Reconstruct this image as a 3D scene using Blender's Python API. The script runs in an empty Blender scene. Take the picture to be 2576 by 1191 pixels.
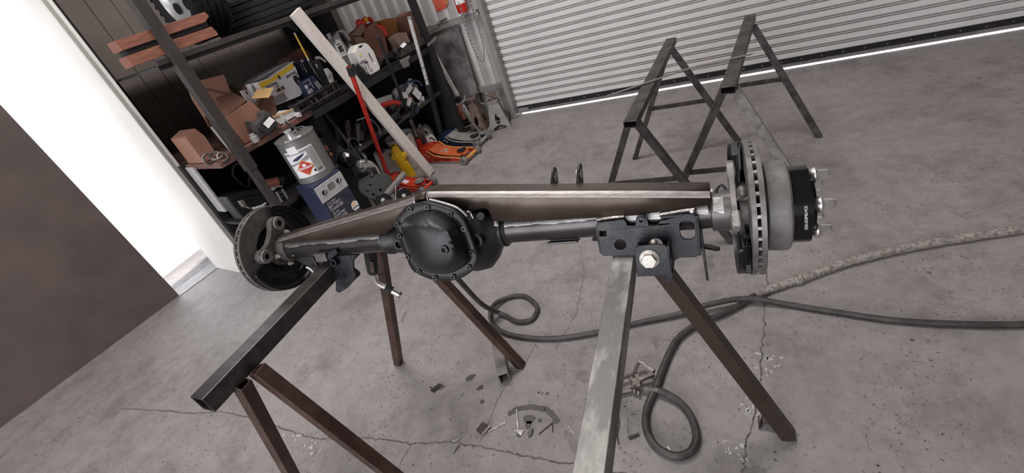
import bpy, bmesh, math, random
from mathutils import Vector, Matrix
from mathutils.geometry import tessellate_polygon

R = random.Random(7)
PI = math.pi
scene = bpy.context.scene
COL = scene.collection

# ------------------------------------------------------------------ camera, world, sun, area lights, exposure
cam_data = bpy.data.cameras.new('camera')
cam_data.sensor_fit = 'HORIZONTAL'
cam_data.sensor_width = 36.0
cam_data.lens = 36.0 * 1167.9 / 2576.0
cam_data.clip_start = 0.02
camera = bpy.data.objects.new('camera', cam_data)
COL.objects.link(camera)
p_, r_, y_ = math.radians(32.5011), math.radians(-20.2969), math.radians(30.5769)
fwd = Vector((-math.sin(y_) * math.cos(p_), math.cos(y_) * math.cos(p_), -math.sin(p_)))
rgt = Vector((math.cos(y_), math.sin(y_), 0))
upv = rgt.cross(fwd)
cr = rgt * math.cos(r_) + upv * math.sin(r_)
cu = -rgt * math.sin(r_) + upv * math.cos(r_)
Mc = Matrix((cr, cu, -fwd)).transposed().to_4x4()
Mc.translation = Vector((0, 0, 1.5))
camera.matrix_world = Mc
scene.camera = camera

world = bpy.data.worlds.new('world')
scene.world = world
world.use_nodes = True
bg = world.node_tree.nodes['Background']
bg.inputs[0].default_value = (0.80, 0.88, 1.0, 1)
bg.inputs[1].default_value = 1.6


def area_light(name, loc, direction, sx, sy, power, color=(1, 1, 1)):
    d = bpy.data.lights.new(name, 'AREA')
    d.shape = 'RECTANGLE'
    d.size, d.size_y, d.energy, d.color = sx, sy, power, color
    o = bpy.data.objects.new(name, d)
    COL.objects.link(o)
    o.location = loc
    o.rotation_euler = Vector(direction).to_track_quat('-Z', 'Y').to_euler()
    return o


sun_d = bpy.data.lights.new('sun', 'SUN')
sun_d.energy = 7.0
sun_d.angle = math.radians(0.6)
sun_d.color = (1.0, 0.97, 0.93)
sun = bpy.data.objects.new('sun', sun_d)
COL.objects.link(sun)
sun.rotation_euler = Vector((0.02, -0.75, -1.0)).to_track_quat('-Z', 'Y').to_euler()

area_light('bay_daylight', (-1.5, -3.4, 1.9), (0.1, 1, -0.10), 4.0, 3.2, 180, (0.97, 0.98, 1.0))
area_light('overhead_fill_near', (-1.1, -0.1, 4.3), (0, 0, -1), 1.8, 2.6, 48, (1.0, 0.985, 0.97))  # added overhead fill, sized for highlights; the ceiling has no opening here
area_light('doorway_daylight', (-3.98, 1.66, 1.2), (0.95, -0.25, -0.25), 0.36, 2.2, 9, (0.95, 0.97, 1.0))
area_light('overhead_fill_far', (-1.3, 2.2, 4.3), (0, 0, -1), 2.0, 0.8, 105, (1.0, 0.985, 0.97))  # added overhead fill to brighten floor and bench; no roof opening above it

vs = scene.view_settings
vs.view_transform = 'Standard'
vs.look = 'None'
vs.exposure = 0.0
vs.gamma = 1.0
vs.use_curve_mapping = False


# ------------------------------------------------------------------ materials
def lin(h):
    out = []
    for i in (0, 2, 4):
        c = int(h[i:i + 2], 16) / 255
        out.append(c / 12.92 if c <= 0.04045 else ((c + 0.055) / 1.055) ** 2.4)
    return (*out, 1.0)


def mat(name, c1, c2=None, rough=0.5, metal=0.0, scale=10.0, lo=0.4, hi=0.62, bump=0.0, bscale=60.0, stretch=None, detail=6.0, rough2=None):
    m = bpy.data.materials.new(name)
    m.use_nodes = True
    nt = m.node_tree
    b = nt.nodes['Principled BSDF']
    b.inputs['Roughness'].default_value = rough
    b.inputs['Metallic'].default_value = metal
    b.inputs['Base Color'].default_value = lin(c1)
    src = None
    if c2 or bump:
        tc = nt.nodes.new('ShaderNodeTexCoord')
        src = tc.outputs['Object']
        if stretch:
            mp = nt.nodes.new('ShaderNodeMapping')
            mp.inputs['Scale'].default_value = stretch
            nt.links.new(src, mp.inputs[0])
            src = mp.outputs[0]
    if c2:
        n = nt.nodes.new('ShaderNodeTexNoise')
        n.inputs['Scale'].default_value = scale
        n.inputs['Detail'].default_value = detail
        n.inputs['Roughness'].default_value = 0.62
        nt.links.new(src, n.inputs['Vector'])
        cr_ = nt.nodes.new('ShaderNodeValToRGB')
        e = cr_.color_ramp.elements
        e[0].position, e[1].position = lo, hi
        e[0].color, e[1].color = lin(c1), lin(c2)
        nt.links.new(n.outputs[0], cr_.inputs[0])
        nt.links.new(cr_.outputs[0], b.inputs['Base Color'])
        if rough2 is not None:
            mr = nt.nodes.new('ShaderNodeMapRange')
            mr.inputs[1].default_value, mr.inputs[2].default_value = lo, hi
            mr.inputs[3].default_value, mr.inputs[4].default_value = rough, rough2
            nt.links.new(n.outputs[0], mr.inputs[0])
            nt.links.new(mr.outputs[0], b.inputs['Roughness'])
    if bump:
        n2 = nt.nodes.new('ShaderNodeTexNoise')
        n2.inputs['Scale'].default_value = bscale
        n2.inputs['Detail'].default_value = 4
        nt.links.new(src, n2.inputs['Vector'])
        bp = nt.nodes.new('ShaderNodeBump')
        bp.inputs['Strength'].default_value = bump
        bp.inputs['Distance'].default_value = 0.002
        nt.links.new(n2.outputs[0], bp.inputs['Height'])
        nt.links.new(bp.outputs[0], b.inputs['Normal'])
    return m


def concrete():
    m = bpy.data.materials.new('concrete')
    m.use_nodes = True
    nt = m.node_tree
    b = nt.nodes['Principled BSDF']
    b.inputs['Roughness'].default_value = 0.62
    tc = nt.nodes.new('ShaderNodeTexCoord')

    def noise(scale, detail=8, rough=0.6):
        n = nt.nodes.new('ShaderNodeTexNoise')
        n.inputs['Scale'].default_value = scale
        n.inputs['Detail'].default_value = detail
        n.inputs['Roughness'].default_value = rough
        nt.links.new(tc.outputs['Object'], n.inputs['Vector'])
        return n.outputs[0]

    def ramp(src, stops):
        c = nt.nodes.new('ShaderNodeValToRGB')
        e = c.color_ramp.elements
        e[0].position, e[0].color = stops[0][0], lin(stops[0][1])
        e[1].position, e[1].color = stops[-1][0], lin(stops[-1][1])
        for p, col in stops[1:-1]:
            k = e.new(p)
            k.color = lin(col)
        nt.links.new(src, c.inputs[0])
        return c.outputs[0]

    def mix(a, b2, fac, mode='MULTIPLY'):
        x = nt.nodes.new('ShaderNodeMix')
        x.data_type = 'RGBA'
        x.blend_type = mode
        if isinstance(fac, float):
            x.inputs[0].default_value = fac
        else:
            nt.links.new(fac, x.inputs[0])
        nt.links.new(a, x.inputs[6])
        nt.links.new(b2, x.inputs[7])
        return x.outputs[2]
    base = ramp(noise(1.6), [(0.32, '857e7c'), (0.5, '8e8785'), (0.7, '98918f')])
    mott = ramp(noise(14.0, 10, 0.75), [(0.34, 'b0aba9'), (0.60, 'ffffff')])
    col = mix(base, mott, 0.42)
    soot = ramp(noise(2.2, 9, 0.72), [(0.50, 'ffffff'), (0.72, '8b8584')])
    col = mix(col, soot, 0.6)
    spk = ramp(noise(75.0, 3, 0.6), [(0.60, 'ffffff'), (0.68, '6a6362')])
    msk = ramp(noise(3.1, 5, 0.65), [(0.42, '222222'), (0.60, 'ffffff')])
    col = mix(col, spk, msk)
    spk2 = ramp(noise(30.0, 6, 0.75), [(0.60, 'ffffff'), (0.665, '746e6c')])
    msk2 = ramp(noise(4.3, 4, 0.6), [(0.45, '111111'), (0.62, 'ffffff')])
    col = mix(col, spk2, msk2)
    wht = ramp(noise(46.0, 5, 0.75), [(0.66, '000000'), (0.75, '8a8786')])
    msk3 = ramp(noise(2.2, 3, 0.6), [(0.55, '000000'), (0.68, 'ffffff')])
    wh = mix(wht, msk3, 1.0)
    col = mix(col, wh, 0.45, 'ADD')
    nt.links.new(col, b.inputs['Base Color'])
    bp = nt.nodes.new('ShaderNodeBump')
    bp.inputs['Strength'].default_value = 0.25
    bp.inputs['Distance'].default_value = 0.003
    nt.links.new(noise(38.0, 6, 0.7), bp.inputs['Height'])
    nt.links.new(bp.outputs[0], b.inputs['Normal'])
    return m


MT = {}


def m(name, *a, **k):
    if name not in MT:
        MT[name] = mat(name, *a, **k)
    return MT[name]


m('mill_steel', '43362f', '52463f', 0.42, 0.55, 5, 0.35, 0.7, 0.15, 90, rough2=0.38)
m('mill_steel_dark', '413c3b', '5a5452', 0.36, 0.6, 7, 0.35, 0.7, 0.1, 90, (1, 6, 6))
m('worn_steel', '65615e', 'aaa5a1', 0.5, 0.4, 8, 0.46, 0.66, 0.3, 60, (2.2, .9, 2.2), 12.0, rough2=0.6)
m('dark_steel', '37312f', '5b5552', 0.48, 0.6, 16, 0.4, 0.68, 0.3, 70)
m('painted_leg', '77716e', '9c9692', 0.55, 0.2, 22, 0.35, 0.6, 0.3, 70)
m('rusty_steel', '412f29', '5c463f', 0.5, 0.5, 9, 0.38, 0.65, 0.25, 80)
m('ground_metal', '918c8a', 'c0bbb9', 0.34, 0.95, 40, 0.35, 0.65, 0.35, 120, (1, 8, 8))  # ground steel; its brightness also paints the highlight on the axle tubes
m('bolt_dark', '343132', '3f3c3d', 0.4, 0.4)
m('tube_end', '575352', '696462', 0.4, 0.6, 12, 0.35, 0.65, 0.2, 120)
m('bright_edge', '7f7774', 'a29b97', 0.42, 0.85, 30, 0.35, 0.7, 0.2, 120, (1, 8, 8))  # lighter steel tone for the painted fold highlight
m('weld', 'a7a09c', 'd8d3d0', 0.3, 1.0, 60, 0.4, 0.6, 0.6, 150)
m('tube_black', '3d393a', '4b4748', 0.30, 0.75, 8, 0.35, 0.65, 0.12, 120)
m('cover_black', '19171a', '232124', 0.42, 0.2, 14, 0.35, 0.7, 0.12, 160)
m('cast_black', '201e20', '2c292b', 0.42, 0.3, 20, 0.35, 0.65, 0.5, 130)
m('bracket_blue_black', '16161f', '3b3836', 0.42, 0.3, 18, 0.47, 0.74, 0.2, 120)
m('cast_grey', '7a7471', '938d8a', 0.5, 0.6, 30, 0.35, 0.65, 0.3, 140)
m('cast_hub', '4c4846', '6f6a67', 0.5, 0.55, 24, 0.35, 0.65, 0.3, 140)
m('rotor_iron', '676260', '827d7a', 0.42, 0.65, 40, 0.35, 0.65, 0.15, 160)
m('rotor_edge', '8e8986', 'a9a4a1', 0.4, 0.7, 60, 0.35, 0.65, 0.15, 160)
m('drum_iron', '6b6765', '8d8986', 0.5, 0.5, 26, 0.35, 0.75, 0.15, 160)
m('shield_black', '141213', '1f1d1e', 0.38, 0.3, 12, 0.35, 0.7, 0.1, 120)
m('anodised_black', '121012', '1c1a1c', 0.22, 0.5, 10, 0.4, 0.6)
m('chrome', 'dedad7', 'f4f2f0', 0.28, 1.0, 30, 0.4, 0.6)
m('zinc', 'b3aca4', 'c9c2ba', 0.45, 0.7, 80, 0.4, 0.6, 0.3, 200)
m('hole_black', '060506', '0a0909', 0.8)
m('copper_tip', '6b5a52', '8a7d77', 0.35, 0.9, 20)
m('rubber', '2b2827', '3c3837', 0.6, 0.0, 14, 0.4, 0.65, 0.15, 90)
m('tyre', '1a1718', '201d1e', 0.92, 0.0, 12, 0.4, 0.65, 0.3, 60)
m('alloy', 'b9b6b6', 'c9c6c6', 0.35, 0.5, 8)
m('cable_rubber', '2d2928', '443e3c', 0.55, 0.0, 25, 0.4, 0.65, 0.2, 90)
m('cable_tape', '6f6660', '9a928b', 0.7, 0.0, 60, 0.4, 0.6, 0.6, 90)
m('clamp_steel', '5a514d', '7d7470', 0.45, 0.7, 25, 0.35, 0.65, 0.3, 120)
m('rack_steel', '3a3432', '484240', 0.55, 0.3, 8, 0.4, 0.65, 0.2, 80)
m('rack_black', '1a1718', '262223', 0.6, 0.2, 8, 0.4, 0.65, 0.2, 80)
m('bench_wood', '4b3a34', '82564a', 0.7, 0.0, 9, 0.42, 0.6, 0.4, 60, (1, 6, 6))
m('shelf_grey', '282524', '3a3635', 0.65, 0.0, 12, 0.4, 0.65, 0.3, 60)
m('brown_panel', '4b403c', '5a4d48', 0.55, 0.0, 3, 0.35, 0.7, 0.1, 50)
m('wall_sheet_paint', '6c615c', '7a6f6a', 0.5, 0.0, 3, 0.35, 0.7, 0.1, 50)
m('black_board', '141112', '1e1a1b', 0.8, 0.0, 5)
m('wall_paint', '8d8785', '9d9795', 0.6, 0.0, 2, 0.3, 0.7)
m('wall_white', 'd9d3cc', 'e6e1db', 0.6, 0.0, 4, 0.3, 0.7)
m('siding', 'a9a3a0', 'b9b3b0', 0.45, 0.15, 3.5, 0.3, 0.7, 0.1, 40)
m('siding_dirty', '6f6865', '8b8481', 0.6, 0.1, 6, 0.3, 0.7)
m('girt', '7d7673', '928b88', 0.5, 0.2, 7, 0.35, 0.65)
m('door_slat', 'cac3c2', 'd4cdcc', 0.5, 0.0, 2.5, 0.3, 0.7)
m('jamb', '85807f', '97918f', 0.45, 0.4, 6, 0.3, 0.7)
m('seal_black', '100e0f', '171415', 0.75)
m('seal_grey', '77716e', '8a8481', 0.6)
m('sheet_grime', '4a4646', '8b8583', 0.5, 0.3, 7, 0.36, 0.66, 0.2, 60)
m('plywood', '7d5a48', 'a87860', 0.7, 0.0, 6, 0.35, 0.65, 0.2, 60, (1, 8, 1))
m('pine', 'cabfb7', 'd9d0c9', 0.65, 0.0, 5, 0.35, 0.7, 0.2, 60, (3, 3, 0.35))
m('pine_knot', 'a3977c', 'b3a88e', 0.7)
m('wood_red', '774739', '94604c', 0.75, 0.0, 12, 0.35, 0.65, 0.5, 50, (1, 6, 6))
m('cardboard', '8c6250', '9b705d', 0.85, 0.0, 6, 0.35, 0.7, 0.1, 60)
m('cardboard_dark', '684639', '785244', 0.85, 0.0, 6, 0.35, 0.7, 0.1, 60)
m('cardboard_grey', '8e7566', '9f8677', 0.85, 0.0, 6, 0.35, 0.7, 0.1, 60)
m('cardboard_tan', 'c39a66', 'd1aa78', 0.85, 0.0, 6, 0.35, 0.7, 0.1, 60)
m('cardboard_orange', 'a36c40', 'b07a4a', 0.85, 0.0, 6, 0.35, 0.7, 0.1, 60)
m('box_white', 'd8d2d3', 'e2dcdd', 0.6, 0.0, 5, 0.3, 0.7)
m('box_yellow', 'e8bb28', 'efc83c', 0.55, 0.0, 5, 0.3, 0.7)
m('print_black', '151314', '1d1a1b', 0.6)
m('print_white', 'd6d0cf', 'e0dbda', 0.6)
m('print_grey', '8c8685', '9b9594', 0.6)
m('print_navy', '1e2342', '272c4c', 0.6)
m('navy_box', '232b4a', '2d3556', 0.5, 0.0, 6, 0.3, 0.7)
m('black_box', '141213', '1d1a1b', 0.5, 0.0, 8)
m('yellow_paint', 'e6b52a', 'ecc04a', 0.5)
m('white_plastic', 'd6d0cc', 'e2ddd9', 0.45, 0.0, 5, 0.3, 0.7)
m('dirty_plastic', 'a8a29e', 'd2ccc8', 0.45, 0.0, 9, 0.35, 0.6)
m('silver_plastic', '8d8988', 'a19d9c', 0.35, 0.4, 5, 0.3, 0.7)
m('yellow_plastic', 'e0b01e', 'eabb2c', 0.5)
m('amber_plastic', 'b5792c', 'c28738', 0.5)
m('red_bag', 'd03a22', 'e0492c', 0.5, 0.0, 20)
m('grey_plastic', '434040', '504c4c', 0.55, 0.0, 8, 0.3, 0.7)
m('can_grey', '72706e', '7f7d7b', 0.42, 0.35, 5, 0.3, 0.7)
m('label_white', 'dcd7da', 'e6e1e4', 0.5)
m('label_grey', '8a8684', '969290', 0.5)
m('hazard_red', 'a8261f', 'b22c25', 0.5)
m('hazard_orange', 'd58a2a', 'dd9838', 0.5)
m('charger_blue', '262b43', '2c314a', 0.5, 0.1, 5, 0.3, 0.7)
m('charger_front', '25283a', '403f46', 0.5, 0.1, 26, 0.42, 0.66)
m('charger_panel', 'a9a5a4', 'bab6b5', 0.5, 0.1, 40, 0.35, 0.65)
m('gauge', '6f6c68', '84817c', 0.2)
m('vent', '8b8f9c', '9da1ad', 0.4)
m('jack_red', 'b02a1c', 'c43c26', 0.4, 0.1, 30, 0.4, 0.62)
m('jack_red_dirty', '7c2a1e', 'b03422', 0.5, 0.1, 18, 0.4, 0.62)
m('jack_orange', 'b6562f', 'c7663a', 0.45, 0.1, 12, 0.4, 0.62)
m('jack_edge', 'c98040', 'd69252', 0.45, 0.1, 12)
m('jack_blue', '232c4c', '1a1d2c', 0.4, 0.1, 10)
m('jack_grey', '8a8581', 'a49f9b', 0.45, 0.3, 14, 0.35, 0.7)
m('caster', '6a6561', '7d7874', 0.5, 0.4, 20)
m('handle_red', 'b52820', 'c2332a', 0.4, 0.1, 12)
m('foam_black', '1d1b1c', '272425', 0.75)
m('white_paint', 'b9b5b2', 'd5d1ce', 0.5, 0.1, 30, 0.35, 0.6)
m('stand_rust', '5a4640', '7a6259', 0.65, 0.3, 16, 0.35, 0.65, 0.3, 80)
m('stand_grey', '6c6663', '857f7b', 0.6, 0.3, 16, 0.35, 0.65, 0.3, 80)
m('stand_orange', 'a4492c', '8f6a5c', 0.6, 0.2, 14, 0.42, 0.58, 0.3, 80)
m('extinguisher_red', 'b3251c', 'c22f25', 0.3)
m('faded_red', 'b5402f', 'c9654f', 0.6, 0.0, 10)
m('chain', '8f8b88', 'b3afac', 0.35, 0.9, 30)
m('rag', '8d8783', 'cfc9c4', 0.9, 0.0, 16, 0.4, 0.6)
m('rag_blue', '39415e', '4a5270', 0.9, 0.0, 14)
m('silver_foil', 'a09c99', 'c9c5c2', 0.3, 0.6, 12)
m('lens', '8f9496', 'a8adaf', 0.1, 0.4)
m('crack_dirt', '4d4643', '67605d', 0.95, 0.0, 40)
m('oil', '3f3938', '4f4846', 0.5, 0.0, 30, 0.4, 0.62)
m('oil_light', '686160', '7a7371', 0.6, 0.0, 24, 0.4, 0.62)
m('scrap_steel', '8d8784', 'bdb7b3', 0.4, 0.7, 30)
m('scrap_dark', '362e2c', '4b423f', 0.6, 0.4, 30)
m('outside_ground', 'c9c4bd', 'd6d1cb', 0.9, 0.0, 4)
m('ceiling_paint', '8a8583', '928d8b', 0.8)
m('outside_wall', 'c5c0ba', 'cfcac5', 0.8)
MT['concrete'] = concrete()


# ------------------------------------------------------------------ mesh builder
def frame_axes(d, up=(0, 0, 1)):
    d = Vector(d).normalized()
    up = Vector(up)
    if abs(d.dot(up.normalized())) > 0.985:
        up = Vector((0, 1, 0)) if abs(d.y) < 0.9 else Vector((1, 0, 0))
    s = d.cross(up).normalized()
    return d, s, s.cross(d).normalized()


def spline(pts, k=6, closed=False):
    P = [Vector(p) for p in pts]
    n = len(P)
    out = []
    for i in range(n if closed else n - 1):
        a, b, c, d = (P[(i - 1) % n], P[i], P[(i + 1) % n], P[(i + 2) % n]) if closed else (P[max(i - 1, 0)], P[i], P[i + 1], P[min(i + 2, n - 1)])
        for j in range(k):
            t = j / k
            out.append(0.5 * ((2 * b) + (c - a) * t + (2 * a - 5 * b + 4 * c - d) * t * t + (3 * b - a - 3 * c + d) * t ** 3))
    if not closed:
        out.append(P[-1])
    return out


class MB:
    def __init__(self):
        self.v, self.f, self.fm = [], [], []
        self.mi = 0

    def add(self, vs, fs):
        o = len(self.v)
        self.v += [Vector(x) for x in vs]
        for f in fs:
            self.f.append([o + i for i in f])
            self.fm.append(self.mi)
        return self

    def box(self, c, s, rot=None):
        c = Vector(c)
        vs = []
        for z in (-.5, .5):
            for x, y in ((-.5, -.5), (.5, -.5), (.5, .5), (-.5, .5)):
                q = Vector((x * s[0], y * s[1], z * s[2]))
                if rot is not None:
                    q = rot @ q
                vs.append(c + q)
        return self.add(vs, [(3, 2, 1, 0), (4, 5, 6, 7), (0, 1, 5, 4), (1, 2, 6, 5), (2, 3, 7, 6), (3, 0, 4, 7)])

    def bar(self, p0, p1, w, h, up=(0, 0, 1)):
        p0, p1 = Vector(p0), Vector(p1)
        d, s, u = frame_axes(p1 - p0, up)
        rot = Matrix((s, d, u)).transposed()
        return self.box((p0 + p1) / 2, (w, (p1 - p0).length, h), rot)

    def rtube(self, p0, p1, w, h, t=0.004, up=(0, 0, 1)):
        p0, p1 = Vector(p0), Vector(p1)
        d, s, u = frame_axes(p1 - p0, up)
        vs = []
        for p in (p0, p1):
            for ww, hh in ((w, h), (w - 2 * t, h - 2 * t)):
                for x, y in ((-.5, -.5), (.5, -.5), (.5, .5), (-.5, .5)):
                    vs.append(p + s * x * ww + u * y * hh)
        fs = []
        for i in range(4):
            j = (i + 1) % 4
            fs += [(i, j, 8 + j, 8 + i), (4 + j, 4 + i, 12 + i, 12 + j), (j, i, 4 + i, 4 + j), (8 + i, 8 + j, 12 + j, 12 + i)]
        return self.add(vs, fs)

    def prism(self, poly, fn, t0, t1, holes=()):
        loops = [[(a, b) for a, b in poly]] + [[(a, b) for a, b in h] for h in holes]
        flat = [p for l in loops for p in l]
        tris = tessellate_polygon([[Vector((a, b, 0)) for a, b in l] for l in loops])
        n = len(flat)
        vs = [fn(a, b, t0) for a, b in flat] + [fn(a, b, t1) for a, b in flat]
        fs = [tuple(t) for t in tris] + [tuple(n + i for i in reversed(t)) for t in tris]
        o = 0
        for l in loops:
            k = len(l)
            for i in range(k):
                j = (i + 1) % k
                fs.append((o + i, o + j, n + o + j, n + o + i))
            o += k
        return self.add(vs, fs)

    def cyl(self, p0, p1, r0, r1=None, n=16, caps=True):
        p0, p1 = Vector(p0), Vector(p1)
        r1 = r0 if r1 is None else r1
        d, s, u = frame_axes(p1 - p0)
        vs = [p + (s * math.cos(2 * PI * i / n) + u * math.sin(2 * PI * i / n)) * r for p, r in ((p0, r0), (p1, r1)) for i in range(n)]
        fs = [(i, (i + 1) % n, n + (i + 1) % n, n + i) for i in range(n)]
        if caps:
            fs += [tuple(range(n))[::-1], tuple(range(n, 2 * n))]
        return self.add(vs, fs)

    def lathe(self, prof, o, ax, n=24, caps=True, a0=0.0, a1=2 * PI):
        """prof: (t along axis, radius)"""
        o = Vector(o)
        d, s, u = frame_axes(ax)
        full = abs(a1 - a0 - 2 * PI) < 1e-6
        m_ = n if full else n + 1
        vs = []
        for t, r in prof:
            for i in range(m_):
                a = a0 + (a1 - a0) * i / n
                vs.append(o + d * t + (s * math.cos(a) + u * math.sin(a)) * r)
        fs = []
        for k in range(len(prof) - 1):
            for i in range(n):
                j = (i + 1) % m_
                fs.append((k * m_ + i, k * m_ + j, (k + 1) * m_ + j, (k + 1) * m_ + i))
        if caps and full:
            fs.append(tuple(range(m_))[::-1])
            fs.append(tuple(range((len(prof) - 1) * m_, len(prof) * m_)))
        return self.add(vs, fs)

    def ring(self, p0, p1, ro, ri, n=24):
        L = (Vector(p1) - Vector(p0)).length
        return self.lathe([(0, ri), (0, ro), (L, ro), (L, ri), (0, ri)], p0, Vector(p1) - Vector(p0), n, caps=False)

    def tube(self, pts, r, n=8, closed=False, caps=True):
        P = [Vector(p) for p in pts]
        k = len(P)
        rr = r if isinstance(r, (list, tuple)) else [r] * k
        vs, fs = [], []
        prev = None
        for i in range(k):
            if closed:
                d = P[(i + 1) % k] - P[i - 1]
            else:
                d = P[min(i + 1, k - 1)] - P[max(i - 1, 0)]
            d.normalize()
            if prev is None:
                _, s, u = frame_axes(d)
            else:
                s = prev - d * prev.dot(d)
                s.normalize()
                u = s.cross(d)
            prev = s
            for j in range(n):
                a = 2 * PI * j / n
                vs.append(P[i] + (s * math.cos(a) + u * math.sin(a)) * rr[i])
        for i in range(k if closed else k - 1):
            i2 = (i + 1) % k
            for j in range(n):
                j2 = (j + 1) % n
                fs.append((i * n + j, i2 * n + j, i2 * n + j2, i * n + j2))
        if caps and not closed:
            fs += [tuple(range(n)), tuple(range((k - 1) * n, k * n))[::-1]]
        return self.add(vs, fs)

    def loft(self, loops, cap0=True, cap1=True, closed=True):
        n = len(loops[0])
        vs = [p for l in loops for p in l]
        fs = []
        for k in range(len(loops) - 1):
            for i in range(n if closed else n - 1):
                j = (i + 1) % n
                fs.append((k * n + i, k * n + j, (k + 1) * n + j, (k + 1) * n + i))
        if cap0:
            fs.append(tuple(range(n))[::-1])
        if cap1:
            fs.append(tuple(range((len(loops) - 1) * n, len(loops) * n)))
        return self.add(vs, fs)

    def ell(self, c, rx, ry, rz, rot=None, nu=16, nv=9):
        c = Vector(c)
        vs = []
        for i in range(1, nv):
            t = PI * i / nv
            for j in range(nu):
                a = 2 * PI * j / nu
                q = Vector((rx * math.sin(t) * math.cos(a), ry * math.sin(t) * math.sin(a), rz * math.cos(t)))
                vs.append(c + (rot @ q if rot is not None else q))
        top, bot = Vector((0, 0, rz)), Vector((0, 0, -rz))
        vs += [c + (rot @ top if rot is not None else top), c + (rot @ bot if rot is not None else bot)]
        fs = []
        for i in range(nv - 2):
            for j in range(nu):
                k = (j + 1) % nu
                fs.append((i * nu + j, (i + 1) * nu + j, (i + 1) * nu + k, i * nu + k))
        T, B = (nv - 1) * nu, (nv - 1) * nu + 1
        for j in range(nu):
            k = (j + 1) % nu
            fs += [(T, j, k), (B, (nv - 2) * nu + k, (nv - 2) * nu + j)]
        return self.add(vs, fs)

    def text(self, body, size, o, xd, yd, ext=0.0006, align='LEFT', sx=1.0, shear=0.0, font_bold=True):
        vs, fs = text_mesh(body, size, align, shear)
        o, xd, yd = Vector(o), Vector(xd).normalized(), Vector(yd).normalized()
        zd = xd.cross(yd)
        n = len(vs)
        V = [o + xd * (x * sx) + yd * y + zd * ext for x, y in vs]
        if font_bold:                       # thicken the strokes with slightly shifted copies
            for dx, dy in ((size * 0.03, 0), (0, size * 0.03), (size * 0.03, size * 0.03)):
                self.add([p + xd * dx + yd * dy for p in V], fs)
        return self.add(V, fs)

    def mesh(self, name, org=(0, 0, 0), angle=35, recalc=True):
        me = bpy.data.meshes.new(name)
        org = Vector(org)
        me.from_pydata([v - org for v in self.v], [], self.f)
        if any(self.fm):
            me.polygons.foreach_set('material_index', self.fm)
        if recalc:
            bm = bmesh.new()
            bm.from_mesh(me)
            bmesh.ops.recalc_face_normals(bm, faces=bm.faces)
            bm.to_mesh(me)
            bm.free()
        me.polygons.foreach_set('use_smooth', [True] * len(me.polygons))
        me.set_sharp_from_angle(angle=math.radians(angle))
        me.update()
        return me


_TX = {}


def text_mesh(body, size, align, shear):
    key = (body, size, align, shear)
    if key not in _TX:
        c = bpy.data.curves.new('t', 'FONT')
        c.body, c.size, c.align_x, c.shear = body, size, align, shear
        c.resolution_u = 2
        o = bpy.data.objects.new('t', c)
        me = bpy.data.meshes.new_from_object(o)
        _TX[key] = ([(v.co.x, v.co.y) for v in me.vertices], [tuple(p.vertices) for p in me.polygons])
        bpy.data.objects.remove(o)
        bpy.data.meshes.remove(me)
        bpy.data.curves.remove(c)
    return _TX[key]


# ------------------------------------------------------------------ things, parts, frames
WORLD = Matrix.Identity(4)


class Thing:
    def __init__(self, o, org):
        self.o, self.org = o, Vector(org)


def setp(o, label=None, cat=None, group=None, kind=None):
    if label: o['label'] = label
    if cat: o['category'] = cat
    if group: o['group'] = group
    if kind: o['kind'] = kind
    return o


def finish(o, bevel):
    if bevel:
        b = o.modifiers.new('bevel', 'BEVEL')
        b.width = bevel
        b.segments = 2
        b.limit_method = 'ANGLE'
        b.harden_normals = True
        b.angle_limit = math.radians(40)
    return o


def mats(o, ma):
    for x in (ma if isinstance(ma, (list, tuple)) else [ma]):
        o.data.materials.append(MT[x])


def thing(name, label, cat, org=(0, 0, 0), M=WORLD, group=None):
    o = bpy.data.objects.new(name, None)
    o.empty_display_size = 0.05
    COL.objects.link(o)
    o.matrix_world = M @ Matrix.Translation(Vector(org))
    setp(o, label, cat, group)
    return Thing(o, org)


def part(t, name, mb, ma, label=None, bevel=0.0, angle=35, kind=None, under=None):
    o = bpy.data.objects.new(name, mb.mesh(name, t.org, angle))
    mats(o, ma)
    COL.objects.link(o)
    o.parent = under if under is not None else t.o
    setp(o, label, kind=kind)
    return finish(o, bevel)


def single(name, label, cat, mb, ma, org=(0, 0, 0), M=WORLD, group=None, bevel=0.0, angle=35, kind=None):
    o = bpy.data.objects.new(name, mb.mesh(name, org, angle))
    mats(o, ma)
    COL.objects.link(o)
    o.matrix_world = M @ Matrix.Translation(Vector(org))
    setp(o, label, cat, group, kind)
    t = Thing(o, org)
    finish(o, bevel)
    return t


def struct(name, mb, ma, bevel=0.0, M=WORLD, angle=35):
    o = bpy.data.objects.new(name, mb.mesh(name, (0, 0, 0), angle))
    mats(o, ma)
    COL.objects.link(o)
    o.matrix_world = M
    o['kind'] = 'structure'
    finish(o, bevel)
    return Thing(o, (0, 0, 0))


# rack frame: x = s along the rack front, y = d into the rack, z up
RM = Matrix.Rotation(math.radians(79.709), 4, 'Z')
RM.translation = Vector((-2.575, 1.765, 0))
RMI = RM.inverted()


def rk(x, y, z=0.0):
    """world point -> rack frame"""
    return RMI @ Vector((x, y, z))


def sdz(a, b, t):   # prism map in the rack frame: outline (s, z), thickness along d
    return Vector((a, t, b))


def xyz_flat(a, b, t):
    return Vector((a, b, t))


def circ(ca, cb, r, n=16, a0=0.0):
    return [(ca + r * math.cos(a0 + 2 * PI * i / n), cb + r * math.sin(a0 + 2 * PI * i / n)) for i in range(n)]


def dup(o, loc, rot=None):
    c = o.copy()
    COL.objects.link(c)
    c.parent = o.parent
    c.location = loc
    if rot is not None:
        c.rotation_euler = rot
    return c


# ------------------------------------------------------------------ the setting
mb = MB().box((0.0, 0.15, -0.06), (8.6, 7.70, 0.12)).box((-3.05, 4.07, -0.06), (2.42, 0.14, 0.12))
floor = struct('floor', mb, 'concrete')

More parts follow.
